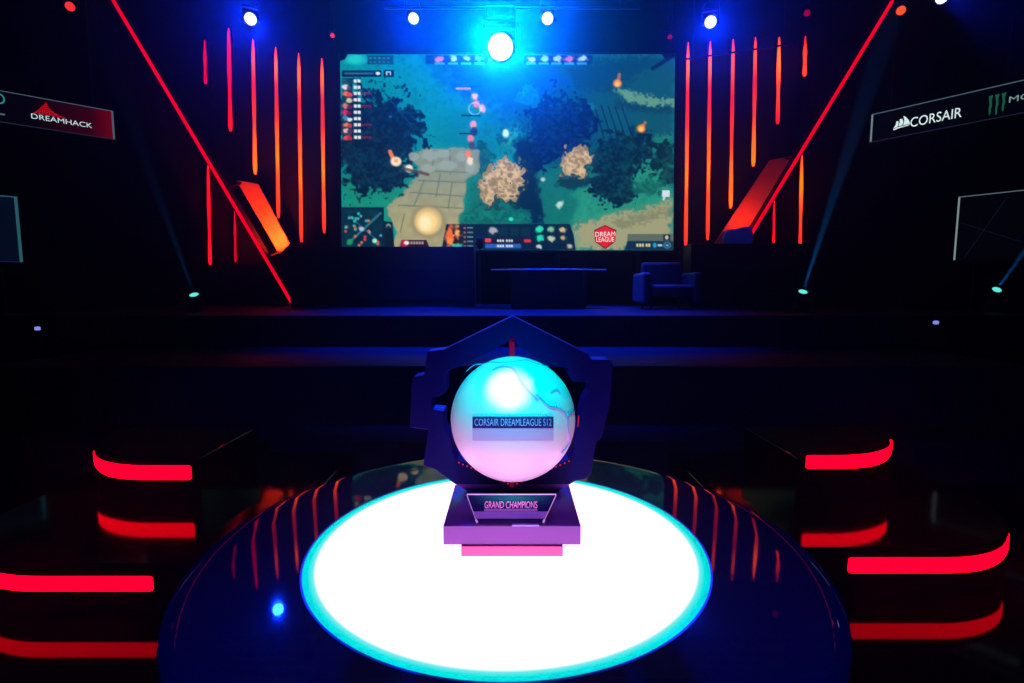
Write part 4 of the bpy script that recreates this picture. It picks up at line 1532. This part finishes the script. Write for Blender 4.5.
def booth(label, px0, px1, py_top, y, depth):
    a, b = at_y(px0, py_top, y), at_y(px1, py_top, y)
    h = a.z - DECK
    w = b.x - a.x
    t = thing('player_desk', label, 'desk', ((a.x + b.x) / 2, y, DECK), 'long black player desks on the stage')
    obj('front_panel', B(-w / 2, w / 2, 0, 0.05, 0, h, 0.008), M['desk'], t)
    obj('worktop', B(-w / 2 + 0.05, w / 2 - 0.05, 0.05, depth, h - 0.34, h - 0.29, 0.006), M['desk'], t)
    for sx in (-1, 1):
        x = sx * (w / 2 - 0.025)
        obj('side_panel', B(x - 0.025, x + 0.025, 0.05, depth, 0, h, 0.008), M['desk'], t)
    obj('inset_panel', B(-w * 0.40, w * 0.40, -0.012, 0.0, 0.14, h * 0.62, 0.004), M['stage'], t)
    return t


booth('player desk on the left, under the lower left corner of the video wall', 288, 474, 246.5, 10.35, 0.5)
booth('player desk on the right, in front of the slanted red board', 691.5, 812, 243.6, 10.0, 0.45)


def monitor(label, px, py, y, w, h):
    c = at_y(px, py, y)
    t = thing('desk_monitor', label, 'monitor', (c.x, y, c.z - h), 'monitors on the player desks')
    obj('screen_back', B(-w / 2, w / 2, 0, 0.03, 0.0, h, 0.008), M['desk'], t)
    return t


# presenter table with a glossy bowed top, in the middle
p0, p1 = at_y(491, 270, 9.2), at_y(607, 268, 9.2)
tz = (p0.z + p1.z) / 2
t = thing('presenter_table', 'low presenter table with a thin glossy top in the middle of the stage', 'table', ((p0.x + p1.x) / 2, 9.2, DECK))
w = (p1.x - p0.x) / 2
top = [(-w, 0.10), (-w * 0.6, -0.08), (0, -0.16), (w * 0.6, -0.08), (w, 0.10), (w * 0.85, 0.62), (-w * 0.85, 0.62)]
m_gl2 = mat('table_glass', (0.10, 0.10, 0.13), 0.10, spec=0.6)
bm = bmesh.new()
prism(bm, [(x, y, tz - DECK - 0.03) for x, y in top], (0, 0, 0.03))
obj('table_top', bm, m_gl2, t)
for sx in (-0.62, 0.62):
    bm = bmesh.new()
    prism(bm, [(sx * w - 0.03, 0.02, 0), (sx * w + 0.03, 0.02, 0), (sx * w + 0.03, 0.5, 0), (sx * w - 0.03, 0.5, 0)], (0, 0, tz - DECK - 0.03))
    obj('leg_panel', bm, M['desk'], t)
obj('edge_shine', T([(x, y - 0.008, tz - DECK - 0.012) for x, y in top[:5]], 0.012, 8), mat('shine_metal', (0.75, 0.75, 0.8), 0.25, 0.6), t)['label'] = 'pale line added for the shine on the front edge'  # bright metal line added to imitate the shine along the table top
obj('front_panel', B(-w * 0.62 + 0.03, w * 0.62 - 0.03, 0.10, 0.13, 0, tz - DECK - 0.03), M['desk'], t)


def seat(label, px, py, y, w, yaw=0.0, name='gaming_chair', tilt=0.0):
    """high-backed chair seen from behind; px, py is the top middle of its back"""
    c = at_y(px, py, y)
    h = c.z - DECK
    t = thing(name, label, 'chair', (c.x, y, DECK), 'high backed chairs behind the player desks')
    t.rotation_euler = (0, 0, yaw)
    obj('seat', B(-w / 2, w / 2, -0.55, -0.05, 0.42, 0.54, 0.04), M['fabric'], t)
    prof = [(-w * 0.46, 0.54), (-w * 0.5, h * 0.66), (-w * 0.42, h * 0.80), (-w * 0.5, h * 0.90), (-w * 0.40, h), (w * 0.40, h + tilt), (w * 0.5, h * 0.90), (w * 0.42, h * 0.80), (w * 0.5, h * 0.66), (w * 0.46, 0.54)]
    bk = obj('backrest', PR([(a, -0.05, b) for a, b in prof], (0, 0.10, 0)), mat('seat_vinyl', (0.25, 0.25, 0.27), 0.5), t)
    bv = bk.modifiers.new('bevel', 'BEVEL')
    bv.width = 0.03
    bv.segments = 3
    obj('column', T([(0, -0.28, 0.05), (0, -0.28, 0.42)], 0.03, 10), M['black'], t)
    bm = bmesh.new()
    for k in range(5):
        a = 2 * math.pi * k / 5
        tube(bm, [(0, -0.28, 0.07), (0.28 * math.cos(a), -0.28 + 0.28 * math.sin(a), 0.03)], [0.03, 0.025], 8)
    obj('star_base', bm, M['black'], t)
    return t


seat('blue lit high backed chair behind the right player desk', 738, 231, 10.78, 0.62, 0.0, tilt=0.10)
# low armchair between the presenter table and the right desk
c = at_y(668, 266, 9.3)
t = thing('lounge_chair', 'low dark lounge chair beside the right player desk', 'chair', (c.x, 9.3, DECK + 0.001))
hh2 = c.z - DECK
obj('seat', B(-0.36, 0.36, -0.30, 0.36, 0.22, 0.42, 0.05), M['fabric'], t)
obj('backrest', B(-0.36, 0.36, 0.36, 0.50, 0.20, hh2 + 0.08, 0.05), M['fabric'], t)
for sx in (-1, 1):
    obj('armrest', B(sx * 0.43 - 0.07, sx * 0.43 + 0.07, -0.30, 0.50, 0.10, hh2 - 0.12, 0.04), M['fabric'], t)
for sx in (-1, 1):
    for sy in (-0.25, 0.42):
        obj('leg', T([(sx * 0.34, sy, 0.002), (sx * 0.34, sy, 0.23)], 0.02, 8), M['black'], t)
# a camera on the left desk showing dark against the picture
c = at_y(479.5, 237, 11.3)
t = thing('desk_microphone', 'dark microphone stand rising before the bottom edge of the video wall', 'microphone', (c.x, 11.3, DECK))
hq = c.z - DECK
obj('round_base', L([(0, 0), (0.14, 0), (0.14, 0.015), (0.02, 0.03), (0, 0.03)], 24), M['black'], t)
obj('stand', T([(0, 0, 0.02), (0, 0, hq - 0.2)], 0.018, 8), M['black'], t)
obj('microphone_body', L([(0, hq - 0.24), (0.05, hq - 0.23), (0.085, hq - 0.16), (0.09, hq - 0.05), (0.06, hq), (0, hq + 0.01)], 16), M['black'], t, True)

# ------------------------------------------------------------------ two tiny marker lights on the side walls of the stage
for px, py, y, colr, lab in ((37.5, 328, 6.6, (0.25, 0.25, 0.9), 'tiny blue marker light low on the left beyond the stage'), (936, 322, 6.6, (0.22, 0.25, 0.8), 'tiny blue marker light low on the right beyond the stage')):
    c = at_y(px, py, y)
    t = thing('marker_light', lab, 'marker light', (c.x, y, 0), 'tiny blue marker lights beside the stage')
    obj('post', T([(0, 0, 0), (0, 0, c.z - 0.03)], 0.02, 8), M['black'], t)
    obj('lens', L([(0, c.z - 0.03), (0.03, c.z - 0.025), (0.03, c.z + 0.01), (0, c.z + 0.02)], 12), glow('marker_blue', colr, 1.0), t)
